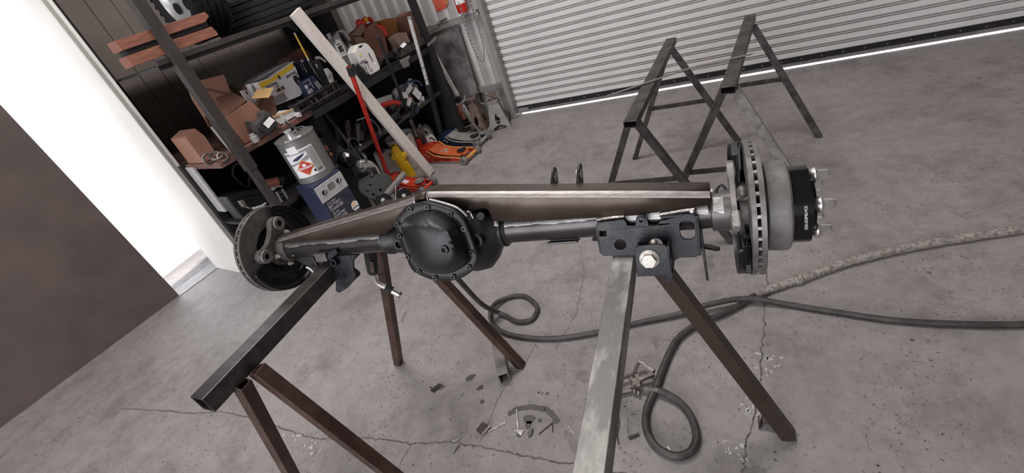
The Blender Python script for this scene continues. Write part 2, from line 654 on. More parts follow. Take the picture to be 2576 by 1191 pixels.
g = MB().box((0.4, 0, -0.09), (30, 40, 0.06))
ground = struct('outside_ground', g, 'outside_ground')

g = MB().box((0.0, 0.0, 4.56), (9.5, 8.6, 0.12))
struct('ceiling', g, 'ceiling_paint')
g = MB().box((3.86, 0.0, 2.25), (0.12, 8.2, 4.5))
struct('wall_right', g, 'wall_paint')
g = MB()
g.box((-1.4, -3.75, 4.05), (4.4, 0.12, 0.9)).box((-4.4, -3.75, 2.25), (1.6, 0.12, 4.5)).box((2.35, -3.75, 2.25), (3.1, 0.12, 4.5))
struct('wall_front', g, 'wall_paint')

# left wall (parallel to the rack) with a narrow doorway beside the rack
g = MB()
g.box((0.98, 1.20, 2.25), (2.20, 0.12, 4.5)).box((-3.30, 1.20, 2.25), (5.6, 0.12, 4.5)).box((-0.31, 1.20, 3.3), (0.38, 0.12, 2.4))
struct('wall_left', g, 'brown_panel', M=RM)
g = MB().box((-0.31, 1.20, -0.005), (0.40, 0.16, 0.02))
struct('trim_1', g, 'girt', M=RM)
# white end partition between doorway and rack
g = MB().box((-0.165, 0.825, 1.1), (0.03, 0.63, 2.2)).box((-0.158, 0.555, 1.1), (0.05, 0.09, 2.2))
struct('wall_partition', g, 'wall_white', 0.004, M=RM)

# back wall: backing, upright siding panels, girts
g = MB().box((-2.94, 4.12, 2.25), (2.32, 0.10, 4.5)).box((0.9, 4.12, 3.9), (5.4, 0.10, 1.2)).box((3.55, 4.12, 2.25), (0.5, 0.10, 4.5))
wall_back = struct('wall_back', g, 'siding_dirty')
g = MB().prism([(-.0582, 0), (-.0582, .009), (-.050, .012), (-.012, .012), (-.006, .016), (.030, .016), (.036, .012), (.0582, .010), (.0582, 0)], lambda a, b, t: Vector((a, -b, t)), 0, 3.3)
panel0 = part(wall_back, 'siding_panel', g, 'siding')
panel0.location = (-1.905, 4.07, 0)
for i in range(1, 14):
    dup(panel0, (-1.905 - i * 0.119, 4.07, 0))
g = MB().box((-2.65, 4.035, 0.937), (1.62, 0.045, 0.042)).box((-2.65, 4.05, 0.962), (1.62, 0.075, 0.006))
struct('trim_2', g, 'girt', 0.002)
g = MB().box((-2.65, 4.035, 0.300), (1.62, 0.045, 0.05))
struct('trim_3', g, 'siding_dirty', 0.002)

# roller door
d1 = thing('door_1', None, None, (0.7, 4.0, 0))
d1.o['kind'] = 'structure'
P = 0.0625
prof = [(0, 0), (0, .0350), (.028, .0365), (.028, .0435), (.002, .0455), (.002, .0490), (.028, .0505), (.028, .0600), (0, .0625)]
g = MB()
x0, x1 = -1.81, 3.2
vs = []
for x in (x0, x1):
    vs += [Vector((x, 4.0 + y, 0.083 + z)) for y, z in prof]
n = len(prof)
g.add(vs, [(i, i + 1, n + i + 1, n + i) for i in range(n - 1)])
slat = part(d1, 'slat', g, 'door_slat', angle=20)
for i in range(1, 26):
    dup(slat, (0, 0, i * P))
g = MB().box((0.7, 4.01, 2.55), (5.0, 0.02, 1.70))
part(d1, 'upper_curtain', g, 'door_slat')
g = MB().box((0.7, 3.996, 0.064), (5.0, 0.012, 0.040))
part(d1, 'bottom_bar', g, 'seal_black', bevel=0.002)
g = MB().box((0.7, 4.004, 0.030), (5.0, 0.01, 0.030))
part(d1, 'bottom_seal', g, 'seal_grey', bevel=0.002)
g = MB().cyl((-1.66, 3.990, 0.064), (-1.66, 3.986, 0.064), 0.004, n=8)
bolt0 = part(d1, 'bolt', g, 'chrome')
for i in range(1, 34):
    dup(bolt0, (i * 0.128, 0, 0))
g = MB().box((-1.768, 3.985, 0.05), (0.055, 0.008, 0.035)).rtube((-1.742, 3.982, 0.05), (-1.69, 3.982, 0.05), 0.012, 0.03, 0.004).box((-1.735, 3.980, 0.05), (0.012, 0.016, 0.04))
part(d1, 'slide_latch', g, 'jamb', 'grey slide latch at the door corner', bevel=0.001)
g = MB().box((-1.829, 3.955, 1.7), (0.045, 0.09, 3.4))
struct('trim_4', g, 'jamb', 0.003)
g = MB().box((-1.858, 3.99, 0.36), (0.012, 0.03, 0.72))
struct('trim_5', g, 'seal_black')
g = MB().box((3.23, 3.955, 1.7), (0.045, 0.09, 3.4))
struct('trim_6', g, 'jamb', 0.003)


# floor cracks, stains (parts of the floor)
def ribbon(pts, w, z=0.0006, jag=0.5, k=12, wob=0.004):
    P = []
    for i in range(len(pts) - 1):
        a, b = Vector(pts[i]), Vector(pts[i + 1])
        for j in range(k):
            P.append(a.lerp(b, j / k) + Vector((R.uniform(-wob, wob), R.uniform(-wob, wob))))
    P.append(Vector(pts[-1]))
    g = MB()
    vs = []
    for i, p in enumerate(P):
        d = (P[min(i + 1, len(P) - 1)] - P[max(i - 1, 0)]).normalized()
        nrm = Vector((-d.y, d.x))
        ww = w * R.uniform(1 - jag, 1 + jag) * (0.25 if i in (0, len(P) - 1) else 1)
        for s in (-.5, .5):
            q = p + nrm * ww * s
            vs.append(Vector((q.x, q.y, z)))
    g.add(vs, [(2 * i, 2 * i + 1, 2 * i + 3, 2 * i + 2) for i in range(len(P) - 1)])
    return g


def blob(c, rx, ry, rot=0.0, z=0.0005, n=28, jag=0.18):
    g = MB()
    vs = [Vector((c[0], c[1], z))]
    ph = [R.uniform(0, 6.28) for _ in range(4)]
    for i in range(n):
        a = 2 * PI * i / n
        k = 1 + jag * (0.5 * math.sin(2 * a + ph[0]) + 0.4 * math.sin(3 * a + ph[1]) + 0.35 * math.sin(5 * a + ph[2]) + 0.3 * math.sin(9 * a + ph[3]))
        x, y = rx * k * math.cos(a), ry * k * math.sin(a)
        vs.append(Vector((c[0] + x * math.cos(rot) - y * math.sin(rot), c[1] + x * math.sin(rot) + y * math.cos(rot), z)))
    g.add(vs, [(0, 1 + i, 1 + (i + 1) % n) for i in range(n)])
    return g


crack1 = [(-3.1, .60), (-2.483, .653), (-2.311, .684), (-2.069, .678), (-1.89, .663), (-1.725, .65), (-1.627, .646), (-1.472, .679), (-1.332, .692), (-1.166, .697), (-1.008, .73), (-.87, .733), (-.723, .727), (-.602, .726), (-.45, .73), (-.25, .72), (-.05, .66), (.1, .6)]
part(floor, 'crack', ribbon(crack1, 0.0055, wob=0.0045), 'crack_dirt')
part(floor, 'crack', ribbon([(-1.166, .697), (-1.17, .605), (-1.15, .45)], 0.003), 'crack_dirt')
part(floor, 'crack', ribbon([(-.884, .746), (-.877, .855), (-.875, .964), (-.852, 1.054), (-.815, 1.118), (-.803, 1.216), (-.798, 1.262)], 0.0025, wob=0.002), 'crack_dirt')
part(floor, 'crack', ribbon([(-.746, 1.909), (-.677, 1.684), (-.666, 1.542), (-.657, 1.413), (-.68, 1.30), (-.70, 1.2)], 0.0025, wob=0.005), 'crack_dirt')
part(floor, 'crack', ribbon([(.13, 1.7), (.102, 1.443), (.074, 1.227), (.057, 1.06), (.013, .883), (-.001, .791), (0.02, .6)], 0.005, wob=0.006), 'crack_dirt')
part(floor, 'crack', ribbon([(-.94, 3.1), (-.98, 2.7), (-1.0, 2.4), (-.93, 2.2)], 0.004, wob=0.012), 'oil_light')
arc = [(-.81, .873), (-.783, .903), (-.729, .919), (-.671, .918), (-.635, .90), (-.605, .868)]
part(floor, 'oil_stain', ribbon(arc, 0.022, 0.0007, 0.22, 9, 0.0015), 'oil')
for c, rx, ry in (((-.719, .868), .022, .020), ((-.715, .845), .018, .012), ((-.738, .806), .016, .012), ((-.676, .868), .010, .008), ((-.976, .977), .016, .012), ((-.941, .915), .010, .009), ((-1.042, 1.021), .022, .016),
                  ((-.715, .985), .006, .005), ((-.700, .983), .004, .004), ((-.680, .985), .008, .006), ((-.963, .71), .02, .006), ((-.74, .94), .004, .003), ((-1.17, .955), .03, .012)):
    part(floor, 'oil_stain', blob(c, rx, ry, R.uniform(0, 3), 0.0008), 'oil')
for c, rx, ry in (((-1.02, 1.36), .05, .012), ((-.56, 1.08), .035, .02), ((-.30, 1.27), .03, .012), ((-.53, .80), .05, .02), ((.03, .80), .03, .02), ((-.10, 1.75), .05, .02), ((-1.9, 1.0), .012, .03), ((-1.6, 1.35), .04, .01)):
    part(floor, 'oil_stain', blob(c, rx, ry, R.uniform(0, 3), 0.0005, jag=0.4), 'oil_light')


m('worn_concrete', 'a8a3a1', 'bcb8b6', 0.8, 0.0, 40)
for c, rx, ry in (((.05, 1.16), .035, .06), ((.10, 1.22), .03, .04), ((.02, 1.0), .015, .05), ((-.02, .86), .03, .03), ((-1.62, .615), .05, .025), ((-1.75, .64), .04, .012), ((-.50, 1.44), .05, .006), ((-1.78, .78), .03, .006)):
    for k in range(9):
        part(floor, 'scuff', blob((c[0] + R.gauss(0, rx * .55), c[1] + R.gauss(0, ry * .55)), R.uniform(.003, .010), R.uniform(.002, .006), R.uniform(0, 3), 0.0004, 9, .5), 'worn_concrete')
for k in range(90):
    x, y = R.uniform(-1.9, .35), R.uniform(.62, 1.7)
    part(floor, 'pit', blob((x, y), R.uniform(.002, .007), R.uniform(.0015, .004), R.uniform(0, 3), 0.0003, 8, .4), 'oil')


# ------------------------------------------------------------------ saw horses
def saw_horse(name, label, r0, r1, w, h, legs, crossbars, mr, ml, group=None, bright=()):
    mid = (Vector(r0) + Vector(r1)) / 2
    t = thing(name, label, 'saw horse', (mid.x, mid.y, 0), group=group)
    g = MB().rtube(r0, r1, w, h, 0.004)
    part(t, 'rail', g, mr, bevel=0.002)
    for i, (a, b, s) in enumerate(legs):
        g = MB().rtube(a, b, s, s, 0.003, up=(0, 1, 0.01))
        part(t, 'leg', g, bright[i] if i < len(bright) and bright[i] else ml, bevel=0.0015)
    for a, b in crossbars:
        g = MB().bar(a, b, 0.006, 0.026)
        part(t, 'crossbar', g, ml, bevel=0.001)
    return t


H = 0.804
saw_horse('saw_horse', 'dark bare steel saw horse under the hub end with the loose brake disc, left', (-1.157, .325, H), (-1.123, 1.17, H), .050, .050,
          [((-1.125, .405, .785), (-1.450, .395, .0), .034), ((-1.112, .448, .785), (-.829, .460, .0), .036), ((-1.135, 1.06, .785), (-1.453, 1.059, 0), .034), ((-1.115, 1.095, .785), (-.829, 1.103, 0), .034)],
          [], 'mill_steel_dark', 'rusty_steel')
saw_horse('saw_horse', 'paint-scuffed grey steel saw horse under the large bolted bracket, right foreground', (-.192, -.12, .791), (-.240, 1.08, .791), .049, .050,
          [((-.21, .02, .77), (-.52, .0, 0), .036), ((-.19, .06, .77), (.14, .06, 0), .036), ((-.240, 1.0, .77), (-.49, 1.03, 0), .032), ((-.222, .965, .77), (.13, .931, 0), .040)],
          [], 'worn_steel', 'dark_steel', bright=(None, None, None, 'mill_steel'))
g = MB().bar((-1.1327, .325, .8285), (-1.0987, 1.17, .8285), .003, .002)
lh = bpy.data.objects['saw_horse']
o = part(Thing(lh, lh.matrix_world.translation), 'bright_edge', g, 'ground_metal')  # thin bright strip along the rail's upper edge
HF = .685
saw_horse('saw_horse', 'empty dark steel saw horse near the roller door, left of the empty pair', (-.366, 1.845, HF), (-.272, 2.93, HF), .056, .032,
          [((-.385, 1.93, .665), (-.676, 1.968, 0), .030), ((-.355, 1.92, .665), (-.002, 1.90, 0), .032), ((-.285, 2.84, .665), (-.57, 2.837, 0), .030), ((-.270, 2.85, .665), (.075, 2.835, 0), .032)],
          [((-.525, 1.925, .36), (-.190, 1.925, .36)), ((-.43, 2.84, .33), (-.10, 2.84, .33))], 'dark_steel', 'dark_steel', bright=(None, None, None, None))
saw_horse('saw_horse', 'empty dark steel saw horse near the roller door, right of the empty pair', (.007, 2.045, HF), (.140, 3.05, HF), .056, .032,
          [((-.01, 2.10, .665), (-.33, 2.06, 0), .030), ((.035, 2.10, .665), (.36, 2.10, 0), .036), ((.125, 2.93, .665), (-.19, 2.86, 0), .030), ((.150, 2.95, .665), (.474, 2.855, 0), .034)],
          [((-.19, 2.07, .30), (.20, 2.07, .30)), ((-.02, 2.91, .36), (.29, 2.90, .36))], 'dark_steel', 'dark_steel', bright=(None, 'painted_leg', None, None))
g = MB().loft([[Vector((x - .004, y - .010, z)), Vector((x + .004, y + .010, z)), Vector((x + .004, y + .010, z + .003)), Vector((x - .004, y - .010, z + .003))] for x, y, z in ((-.52, 2.17, .7025), (-.142, 2.345, .7045), (.115, 2.385, .7025))])
single('flat_bar', 'long thin steel strip lying across both empty saw horses', 'metal strip', g, 'stand_grey', (-.2, 2.3, .70))


# ------------------------------------------------------------------ rear axle
ax_u = Vector((0.99888331, 0.04724549, 0))
ax_v = Vector((0.04493313, -0.94999448, 0.30901699))
ax_w = Vector((-0.01459966, 0.30867192, 0.95105652))
AM = Matrix((ax_u, -ax_v, ax_w)).transposed().to_4x4()
AM.translation = Vector((-0.74339, 0.87776, 0.870))


def A(u, v, w):
    return Vector((u, -v, w))


def uw(a, b, t):            # outline (u, w), thickness along v
    return A(a, t, b)


axle = thing('rear_axle', 'black trussed rear axle with domed differential cover, resting across both front saw horses', 'axle', (0, 0, 0), AM)


def alathe(g, prof, u0, v0=0.0, w0=0.0, n=40, **k):
    """prof: (u, r) about the axle axis"""
    return g.lathe([(u - u0, r) for u, r in prof], A(u0, v0, w0), (1, 0, 0), n, **k)


# tubes
g = MB(); alathe(g, [(-.60, .038), (-.14, .038)], -.60)
part(axle, 'axle_tube', g, 'tube_black')
g = MB(); alathe(g, [(.19, .038), (.72, .038)], .19)
part(axle, 'axle_tube', g, 'tube_black')
# ground steel band along each tube, with the tube's top highlight painted in
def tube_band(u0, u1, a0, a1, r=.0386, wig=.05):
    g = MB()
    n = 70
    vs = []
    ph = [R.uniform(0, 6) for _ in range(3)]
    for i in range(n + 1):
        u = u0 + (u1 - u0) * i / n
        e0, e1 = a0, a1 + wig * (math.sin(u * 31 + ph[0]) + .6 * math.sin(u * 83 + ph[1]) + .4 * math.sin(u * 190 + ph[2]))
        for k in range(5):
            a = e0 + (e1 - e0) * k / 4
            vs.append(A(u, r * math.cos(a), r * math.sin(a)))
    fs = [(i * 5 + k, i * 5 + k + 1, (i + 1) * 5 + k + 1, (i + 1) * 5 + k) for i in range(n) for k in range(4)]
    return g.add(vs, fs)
part(axle, 'ground_highlight_band', tube_band(-.553, -.172, .80, .30), 'ground_metal', 'ground steel strip with painted highlight along the tube')
part(axle, 'ground_highlight_band', tube_band(.222, .46, .80, .36, wig=.03), 'ground_metal', 'ground steel strip with painted highlight along the tube')
part(axle, 'ground_highlight_band', tube_band(.46, .698, .80, .10), 'ground_metal', 'ground steel strip with painted highlight along the tube')
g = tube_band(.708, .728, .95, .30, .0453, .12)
part(axle, 'ground_highlight_band', g, 'ground_metal', 'bright ground patch on the tube end')

# housing
g = MB()
sec = [(-.165, .046, .046, 0, 0), (-.150, .0465, .0465, 0, 0), (-.145, .043, .043, 0, 0), (-.105, .044, .046, 0, 0), (-.075, .052, .062, 0, 0), (-.055, .075, .085, 0, 0), (-.03, .084, .098, 0, .004), (.02, .086, .106, 0, .006), (.07, .086, .108, 0, .004), (.115, .085, .105, 0, -.006), (.15, .078, .090, 0, -.014), (.172, .058, .072, 0, -.010), (.188, .047, .052, 0, -.002), (.194, .044, .045, 0, 0), (.197, .047, .047, 0, 0), (.211, .047, .047, 0, 0)]
loops = [[A(u, v0 + rv * math.cos(2 * PI * i / 32), w0 + rw * math.sin(2 * PI * i / 32)) for i in range(32)] for u, rv, rw, v0, w0 in sec]
g.loft(loops)
g.lathe([(0, .075), (.05, .068), (.12, .05), (.16, .046), (.165, .058), (.20, .058), (.205, .03), (.25, .03)], A(.06, -.04, -.02), (0, 1, 0), 28)
part(axle, 'differential_housing', g, 'cast_black', angle=50)
for u0 in (.158, -.094):
    g = MB().ring(A(u0, .035, -.004), A(u0, .078 if u0 > 0 else .058, -.004), .0175 if u0 > 0 else .016, .0095, 24)
    o = part(axle, 'boss', g, 'cast_black', bevel=.0015)
    g = MB().cyl(A(u0, .03, -.004), A(u0, .062 if u0 > 0 else .048, -.004), .0095, n=20)
    part(axle, 'bore', g, 'hole_black')
g = MB(); alathe(g, [(.199, .0478), (.203, .0485), (.208, .0478)], .199, caps=False)
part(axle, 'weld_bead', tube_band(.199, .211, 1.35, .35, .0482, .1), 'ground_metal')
g = MB(); alathe(g, [(.210, .0405), (.216, .0415), (.222, .0385)], .210, caps=False)
part(axle, 'weld_bead', g, 'tube_black')
g = MB(); alathe(g, [(-.172, .0385), (-.167, .0445), (-.162, .0445)], -.172, caps=False)
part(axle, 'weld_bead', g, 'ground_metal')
# casting lug and square bolt visible in the truss window
g = MB().cyl(A(.172, .045, .046), A(.178, .062, .056), .010, n=18).box(A(.148, .03, .082), (.016, .02, .012)).box(A(.139, .03, .066), (.006, .03, .05))
part(axle, 'casting_lug', g, 'cast_black', bevel=.001)


# cover: loops by angle
def polar(poly, c, n=72, k_=8):
    out = []
    P = spline([Vector((a, b, 0)) for a, b in poly], k_, True)
    if k_ == 1:
        Q = [Vector((a, b, 0)) for a, b in poly]
        P = [Q[i].lerp(Q[(i + 1) % len(Q)], j / 12) for i in range(len(Q)) for j in range(12)]
    pts = sorted(((math.atan2(p.y - c[1], p.x - c[0]) % (2 * PI), math.hypot(p.x - c[0], p.y - c[1])) for p in P))
    for i in range(n):
        t = 2 * PI * i / n
        for k in range(len(pts)):
            a1, r1 = pts[k]
            if a1 >= t:
                break
        else:
            k = 0
            a1, r1 = pts[0][0] + 2 * PI, pts[0][1]
        a0, r0 = pts[k - 1] if k else (pts[-1][0] - 2 * PI, pts[-1][1])
        f = (t - a0) / max(a1 - a0, 1e-9)
        out.append(r0 + (r1 - r0) * f)
    return out


FL = [(-.003, .111), (.033, .115), (.064, .114), (.127, .088), (.149, .062), (.156, .037), (.163, -.018), (.161, -.046), (.135, -.078), (.084, -.098), (.029, -.098), (-.006, -.086), (-.038, -.066), (-.047, -.032), (-.052, .007), (-.056, .043), (-.057, .060), (-.045, .082), (-.022, .100)]
BS = [(.009, .088), (.045, .095), (.08, .090), (.120, .064), (.134, .038), (.145, -.030), (.135, -.052), (.086, -.075), (.042, -.076), (.002, -.066), (-.022, -.042), (-.028, -.010), (-.032, .030), (-.034, .062), (-.016, .08)]
PT = [(.052, .074), (.085, .070), (.128, .058), (.136, .040), (.140, -.004), (.118, -.030), (.074, -.036), (.046, -.020), (.036, .020), (.040, .060)]
c0, c1 = (.053, .008), (.092, .026)
fl, bs, pt = polar(FL, c0), polar(BS, c0), polar(PT, c1, 72, 2)


def loop(r, c, v, k=1.0):
    n = len(r)
    return [A(c[0] + r[i] * k * math.cos(2 * PI * i / n), v, c[1] + r[i] * k * math.sin(2 * PI * i / n)) for i in range(n)]


def blend(a, b, f):
    return [p.lerp(q, f) for p, q in zip(a, b)]


base, plat = loop(bs, c0, .100), loop(pt, c1, .158)
g = MB()
base0 = loop(bs, c0, .100)
dome = [base0]
for f, vv in ((.06, .110), (.18, .1215), (.36, .1340), (.58, .1450), (.80, .1530), (.94, .1570)):
    L = blend(base, plat, f)
    dome.append([A(p.x, vv, p.z) for p in L])
dome += [loop(pt, c1, .1585), loop(pt, c1, .1620, .82), loop(pt, c1, .1655, .5), loop(pt, c1, .1670, .12)]
g.loft([loop(fl, c0, .082, .97), loop(fl, c0, .084), loop(fl, c0, .0985), loop(fl, c0, .1005, .985), loop(bs, c0, .1005, 1.05)] + dome)
cover = part(axle, 'differential_cover', g, 'cover_black', 'glossy black domed differential cover', angle=60)
g = MB().ring(A(.118, .155, .010), A(.118, .170, .010), .0115, .0055, 20)
part(axle, 'fill_plug', g, 'cover_black', under=cover, bevel=.001)
g = MB().cyl(A(.118, .156, .010), A(.118, .166, .010), .0056, n=6)
part(axle, 'plug_socket', g, 'hole_black', under=cover)
g = MB()
for dz in (0, .009):
    g.box(A(.048, .1295, .070 - dz), (.020, .002, .002))
part(axle, 'stamped_mark', g, 'cast_black', under=cover)
for i, (a, b) in enumerate([(.008, .103), (.060, .103), (.120, .080), (.147, .039), (.153, -.024), (.136, -.062), (.084, -.086), (.029, -.087), (-.016, -.067), (-.038, -.024), (-.045, .036), (-.042, .068)]):
    g = MB().ring(A(a, .1005, b), A(a, .1065, b), .0066, .0036, 16)
    part(axle, 'cover_bolt', g, 'cast_grey' if i == 3 else 'bolt_dark', under=cover)
    part(axle, 'bolt_socket', MB().cyl(A(a, .1005, b), A(a, .1035, b), .0037, n=6), 'hole_black', under=cover)
    
# small tag bracket and gasket edge above the cover
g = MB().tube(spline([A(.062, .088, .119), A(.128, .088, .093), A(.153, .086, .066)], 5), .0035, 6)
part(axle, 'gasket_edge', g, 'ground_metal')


# truss
def truss(stations, name, ma='mill_steel'):
    """stations: (u, top, bottom)"""
    g = MB()
    loops = []
    for u, wt, wb in stations:
        sect = [(.045, min(wb, wt - .016)), (.045, wt - .014), (.0440, wt - .009), (.0412, wt - .0042), (.0370, wt - .0012), (.032, wt), (-.032, wt), (-.0370, wt - .0012), (-.0412, wt - .0042), (-.0440, wt - .009), (-.045, wt - .014), (-.045, min(wb, wt - .016))]
        loops.append([A(u, v, w) for v, w in sect])
    g.loft(loops, False, False, closed=False)
    o = bpy.data.objects.new(name, g.mesh(name, axle.org, 40, recalc=False))
    mats(o, ma)
    COL.objects.link(o)
    o.parent = axle.o
    s = o.modifiers.new('solid', 'SOLIDIFY')
    s.thickness = .006
    s.offset = 0
    return o


truss([(-.548, .046, .030), (-.40, .066, .029), (-.295, .0805, .028), (-.17, .097, .029), (-.136, .102, .029), (-.070, .1115, .060), (-.040, .115, .085), (-.0145, .119, .100)], 'truss_panel')
truss([(-.0105, .1265, .1105), (.010, .1285, .1125), (.028, .1295, .113)], 'truss_panel')
truss([(.031, .1290, .108), (.08, .1235, .090), (.124, .1185, .073), (.145, .1160, .066), (.164, .1140, .0712), (.184, .1118, .0722), (.194, .1106, .068), (.1995, .110, .055), (.202, .1098, .036), (.30, .0985, .0275), (.366, .0912, .025), (.55, .0720, .019), (.705, .0545, .029)], 'truss_panel')
part(axle, 'weld_bead', MB().tube([A(-.0125, .0470, .103), A(-.0125, .0465, .113), A(-.0125, .040, .1225), A(-.0125, .0, .1235), A(-.0125, -.04, .1225)], .0026, 6), 'weld')
part(axle, 'weld_bead', MB().tube([A(.0295, .0475, .108), A(.0295, .0465, .120), A(.0295, .040, .1290), A(.0295, .0, .1300), A(.0295, -.04, .129)], .0024, 6), 'weld')
# lighter strip that paints the highlight onto the truss fold
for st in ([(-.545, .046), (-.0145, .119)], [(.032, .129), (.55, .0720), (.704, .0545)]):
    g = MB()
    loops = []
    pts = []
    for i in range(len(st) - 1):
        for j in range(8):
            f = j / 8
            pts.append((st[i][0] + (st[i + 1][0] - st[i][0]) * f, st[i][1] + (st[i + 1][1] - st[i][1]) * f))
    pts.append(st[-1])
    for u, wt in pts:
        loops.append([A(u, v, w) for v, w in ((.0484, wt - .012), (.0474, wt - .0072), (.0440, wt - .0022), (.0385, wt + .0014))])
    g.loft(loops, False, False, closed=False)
    part(axle, 'bright_edge', g, 'bright_edge', 'painted highlight along the truss bend')
part(axle, 'weld_bead', MB().tube(spline([A(.139, .050, .069), A(.147, .052, .064), A(.150, .052, .050)], 4), .004, 6), 'weld')

# hub ends: weld-on tube ends, bearing flange, caliper carrier, shield, rotor
def carrier_poly():
    return [(.026, .092), (.014, .104), (-.004, .106), (-.018, .098), (-.022, .083), (-.014, .070), (-.016, .058), (-.030, .040), (-.046, .020), (-.050, -.012), (-.036, -.040), (-.008, -.054), (.020, -.052), (.042, -.036), (.056, -.016), (.070, -.014), (.083, -.022), (.098, -.018), (.106, -.004), (.104, .014), (.092, .024), (.078, .024), (.060, .034), (.044, .052), (.034, .070)]


def hub(sgn, uf, name_ears):
    """sgn +1: right end; uf: u of the carrier's inner face"""
    def vw(a, b, t):
        return A(t, a, b)
    g = MB()
    alathe(g, [(uf - sgn * .034, .0385), (uf - sgn * .032, .0445), (uf + sgn * .012, .0455)], uf - sgn * .034)
    part(axle, 'tube_end', g, 'cast_hub' if sgn < 0 else 'tube_end')
    g = MB().prism(carrier_poly(), vw, uf + sgn * (.005 if sgn > 0 else 0), uf + sgn * (.015 if sgn > 0 else .022), [circ(0, .083, .0095), circ(.083, 0, .0095)])
    ca = part(axle, 'caliper_carrier', g, 'cast_grey' if sgn > 0 else 'cast_hub', 'cast grey caliper carrier with two bored ears', bevel=.003)
    for a, b in ((0, .083), (.083, 0)):
        g = MB().ring(A(uf + (.002 if sgn > 0 else .006), a, b), A(uf + (.019 if sgn > 0 else -.028), a, b), .0215, .0098, 26)
        part(axle, 'ear', g, 'cast_grey', under=ca, bevel=.003)
        g = MB().cyl(A(uf + sgn * .010, a, b), A(uf + sgn * .018, a, b), .0097, n=18)
        part(axle, 'bore', g, 'hole_black', under=ca)
    g = MB(); alathe(g, [(uf + sgn * .020, .058), (uf + sgn * .036, .058), (uf + sgn * .037, .050)], uf + sgn * .020)
    part(axle, 'bearing_flange', g, 'cast_hub', bevel=.001)
    for a, b in ((-.014, .049), (.049, -.014), (.012, -.052), (-.052, .012))[(0 if sgn < 0 else 3):]:
        g = MB().cyl(A(uf - sgn * .001, a, b), A(uf - sgn * .006, a, b), .0075, n=14).cyl(A(uf - sgn * .006, a, b), A(uf - sgn * .012, a, b), .0062, n=6).cyl(A(uf - sgn * .012, a, b), A(uf - sgn * .019, a, b), .0036, n=10)
        part(axle, 'flange_nut', g, 'zinc')


hub(-1, -.578, 0)
hub(1, .737, 1)


def rotor(u0, u1, shield_u, sgn):
    th = u1 - u0
    d = .0098
    g = MB()
    alathe(g, [(u0, .083), (u0, .1415), (u0 + .0008, .1425), (u0 + d, .1425), (u0 + d, .083)], u0, n=72, caps=False)
    alathe(g, [(u1 - d, .083), (u1 - d, .1425), (u1 - .0008, .1425), (u1, .1415), (u1, .083)], u0, n=72, caps=False)
    ro = part(axle, 'brake_disc', g, 'rotor_iron', 'ventilated iron brake disc with grey worn rim')
    g = MB()
    n = 40
    for i in range(n):
        a = 2 * PI * i / n
        c, s = math.cos(a), math.sin(a)
        rot = Matrix.Rotation(a, 3, 'X')
        g.box(A((u0 + u1) / 2, .112 * c, .112 * s), (th - 2 * d + .001, .058, .0062), Matrix.Rotation(PI - a, 3, 'X'))
    v = part(axle, 'cooling_vanes', g, 'rotor_edge', under=ro)
    v['kind'] = 'stuff'
    g = MB(); alathe(g, [(u0 + d, .086), (u1 - d, .086)], u0, n=48, caps=False)
    part(axle, 'inner_wall', g, 'hole_black', under=ro)
    return ro


rotor(.771, .797, .762, 1)
rotor(-.639, -.613, -.606, -1)


def shield(us, sgn):
    """thin black backing plate with an open quarter for the caliper"""
    g = MB()
    a0, a1 = math.radians(92), math.radians(342)
    n = 52
    prof = [(us, .050), (us, .088), (us + sgn * .004, .094), (us + sgn * .004, .104), (us - sgn * .001, .108), (us - sgn * .001, .128), (us - sgn * .006, .134), (us - sgn * .018, .1365), (us - sgn * .018, .1385), (us + sgn * .002, .1380)]
    vs = []
    for u, r in prof:
        for i in range(n + 1):
            a = a0 + (a1 - a0) * i / n
            vs.append(A(u, r * math.cos(a), r * math.sin(a)))
    fs = [(k * (n + 1) + i, k * (n + 1) + i + 1, (k + 1) * (n + 1) + i + 1, (k + 1) * (n + 1) + i) for k in range(len(prof) - 1) for i in range(n)]
    g.add(vs, fs)
    o = bpy.data.objects.new('brake_shield', g.mesh('brake_shield', axle.org, 40, recalc=False))
    mats(o, 'shield_black')
    COL.objects.link(o)
    o.parent = axle.o
    s = o.modifiers.new('solid', 'SOLIDIFY')
    s.thickness = .002
    s.offset = 0
    for ang in ((112, .118), (134, .122)) if sgn < 0 else ():
        a = math.radians(ang[0])
        g = MB().ell(A(us - sgn * .002, ang[1] * math.cos(a), ang[1] * math.sin(a)), .005, .008, .008, nu=12, nv=7)
        part(axle, 'stud_head', g, 'shield_black', under=o)
    for ang in (250, 262, 275):
        a = math.radians(ang)
        g = MB().bar(A(us - sgn * .001, .070 * math.cos(a), .070 * math.sin(a)), A(us - sgn * .001, .086 * math.cos(a), .086 * math.sin(a)), .006, .005, up=(1, 0, 0))
        part(axle, 'rib', g, 'shield_black', under=o, bevel=.001)
    return o


shield(-.606, -1)
sh = shield(.765, 1)
g = MB().box(A(.756, .010, .131), (.014, .02, .026)).box(A(.764, -.005, .112), (.006, .05, .05))
part(axle, 'shield_tab', g, 'shield_black', under=sh, bevel=.002)
g = MB().box(A(.764, .085, -.075), (.012, .05, .060)).box(A(.768, .075, -.055), (.004, .06, .03))
part(axle, 'shield_tab', g, 'shield_black', under=sh, bevel=.003)
# dark hat of the left disc
g = MB(); alathe(g, [(-.617, .0835), (-.655, .0835), (-.700, .080), (-.702, .03)], -.617, n=48)
part(axle, 'disc_hat', g, 'shield_black')
g = MB(); alathe(g, [(-.60, .050), (-.622, .050), (-.622, .082)], -.60, n=40, caps=False)
part(axle, 'parking_brake_plate', g, 'shield_black')
for i in range(5):
    a = math.radians(11 + 72 * i)
    g = MB().cyl(A(-.70, .057 * math.cos(a), .057 * math.sin(a)), A(-.735, .057 * math.cos(a), .057 * math.sin(a)), .006, n=12)
    part(axle, 'wheel_stud', g, 'chrome')

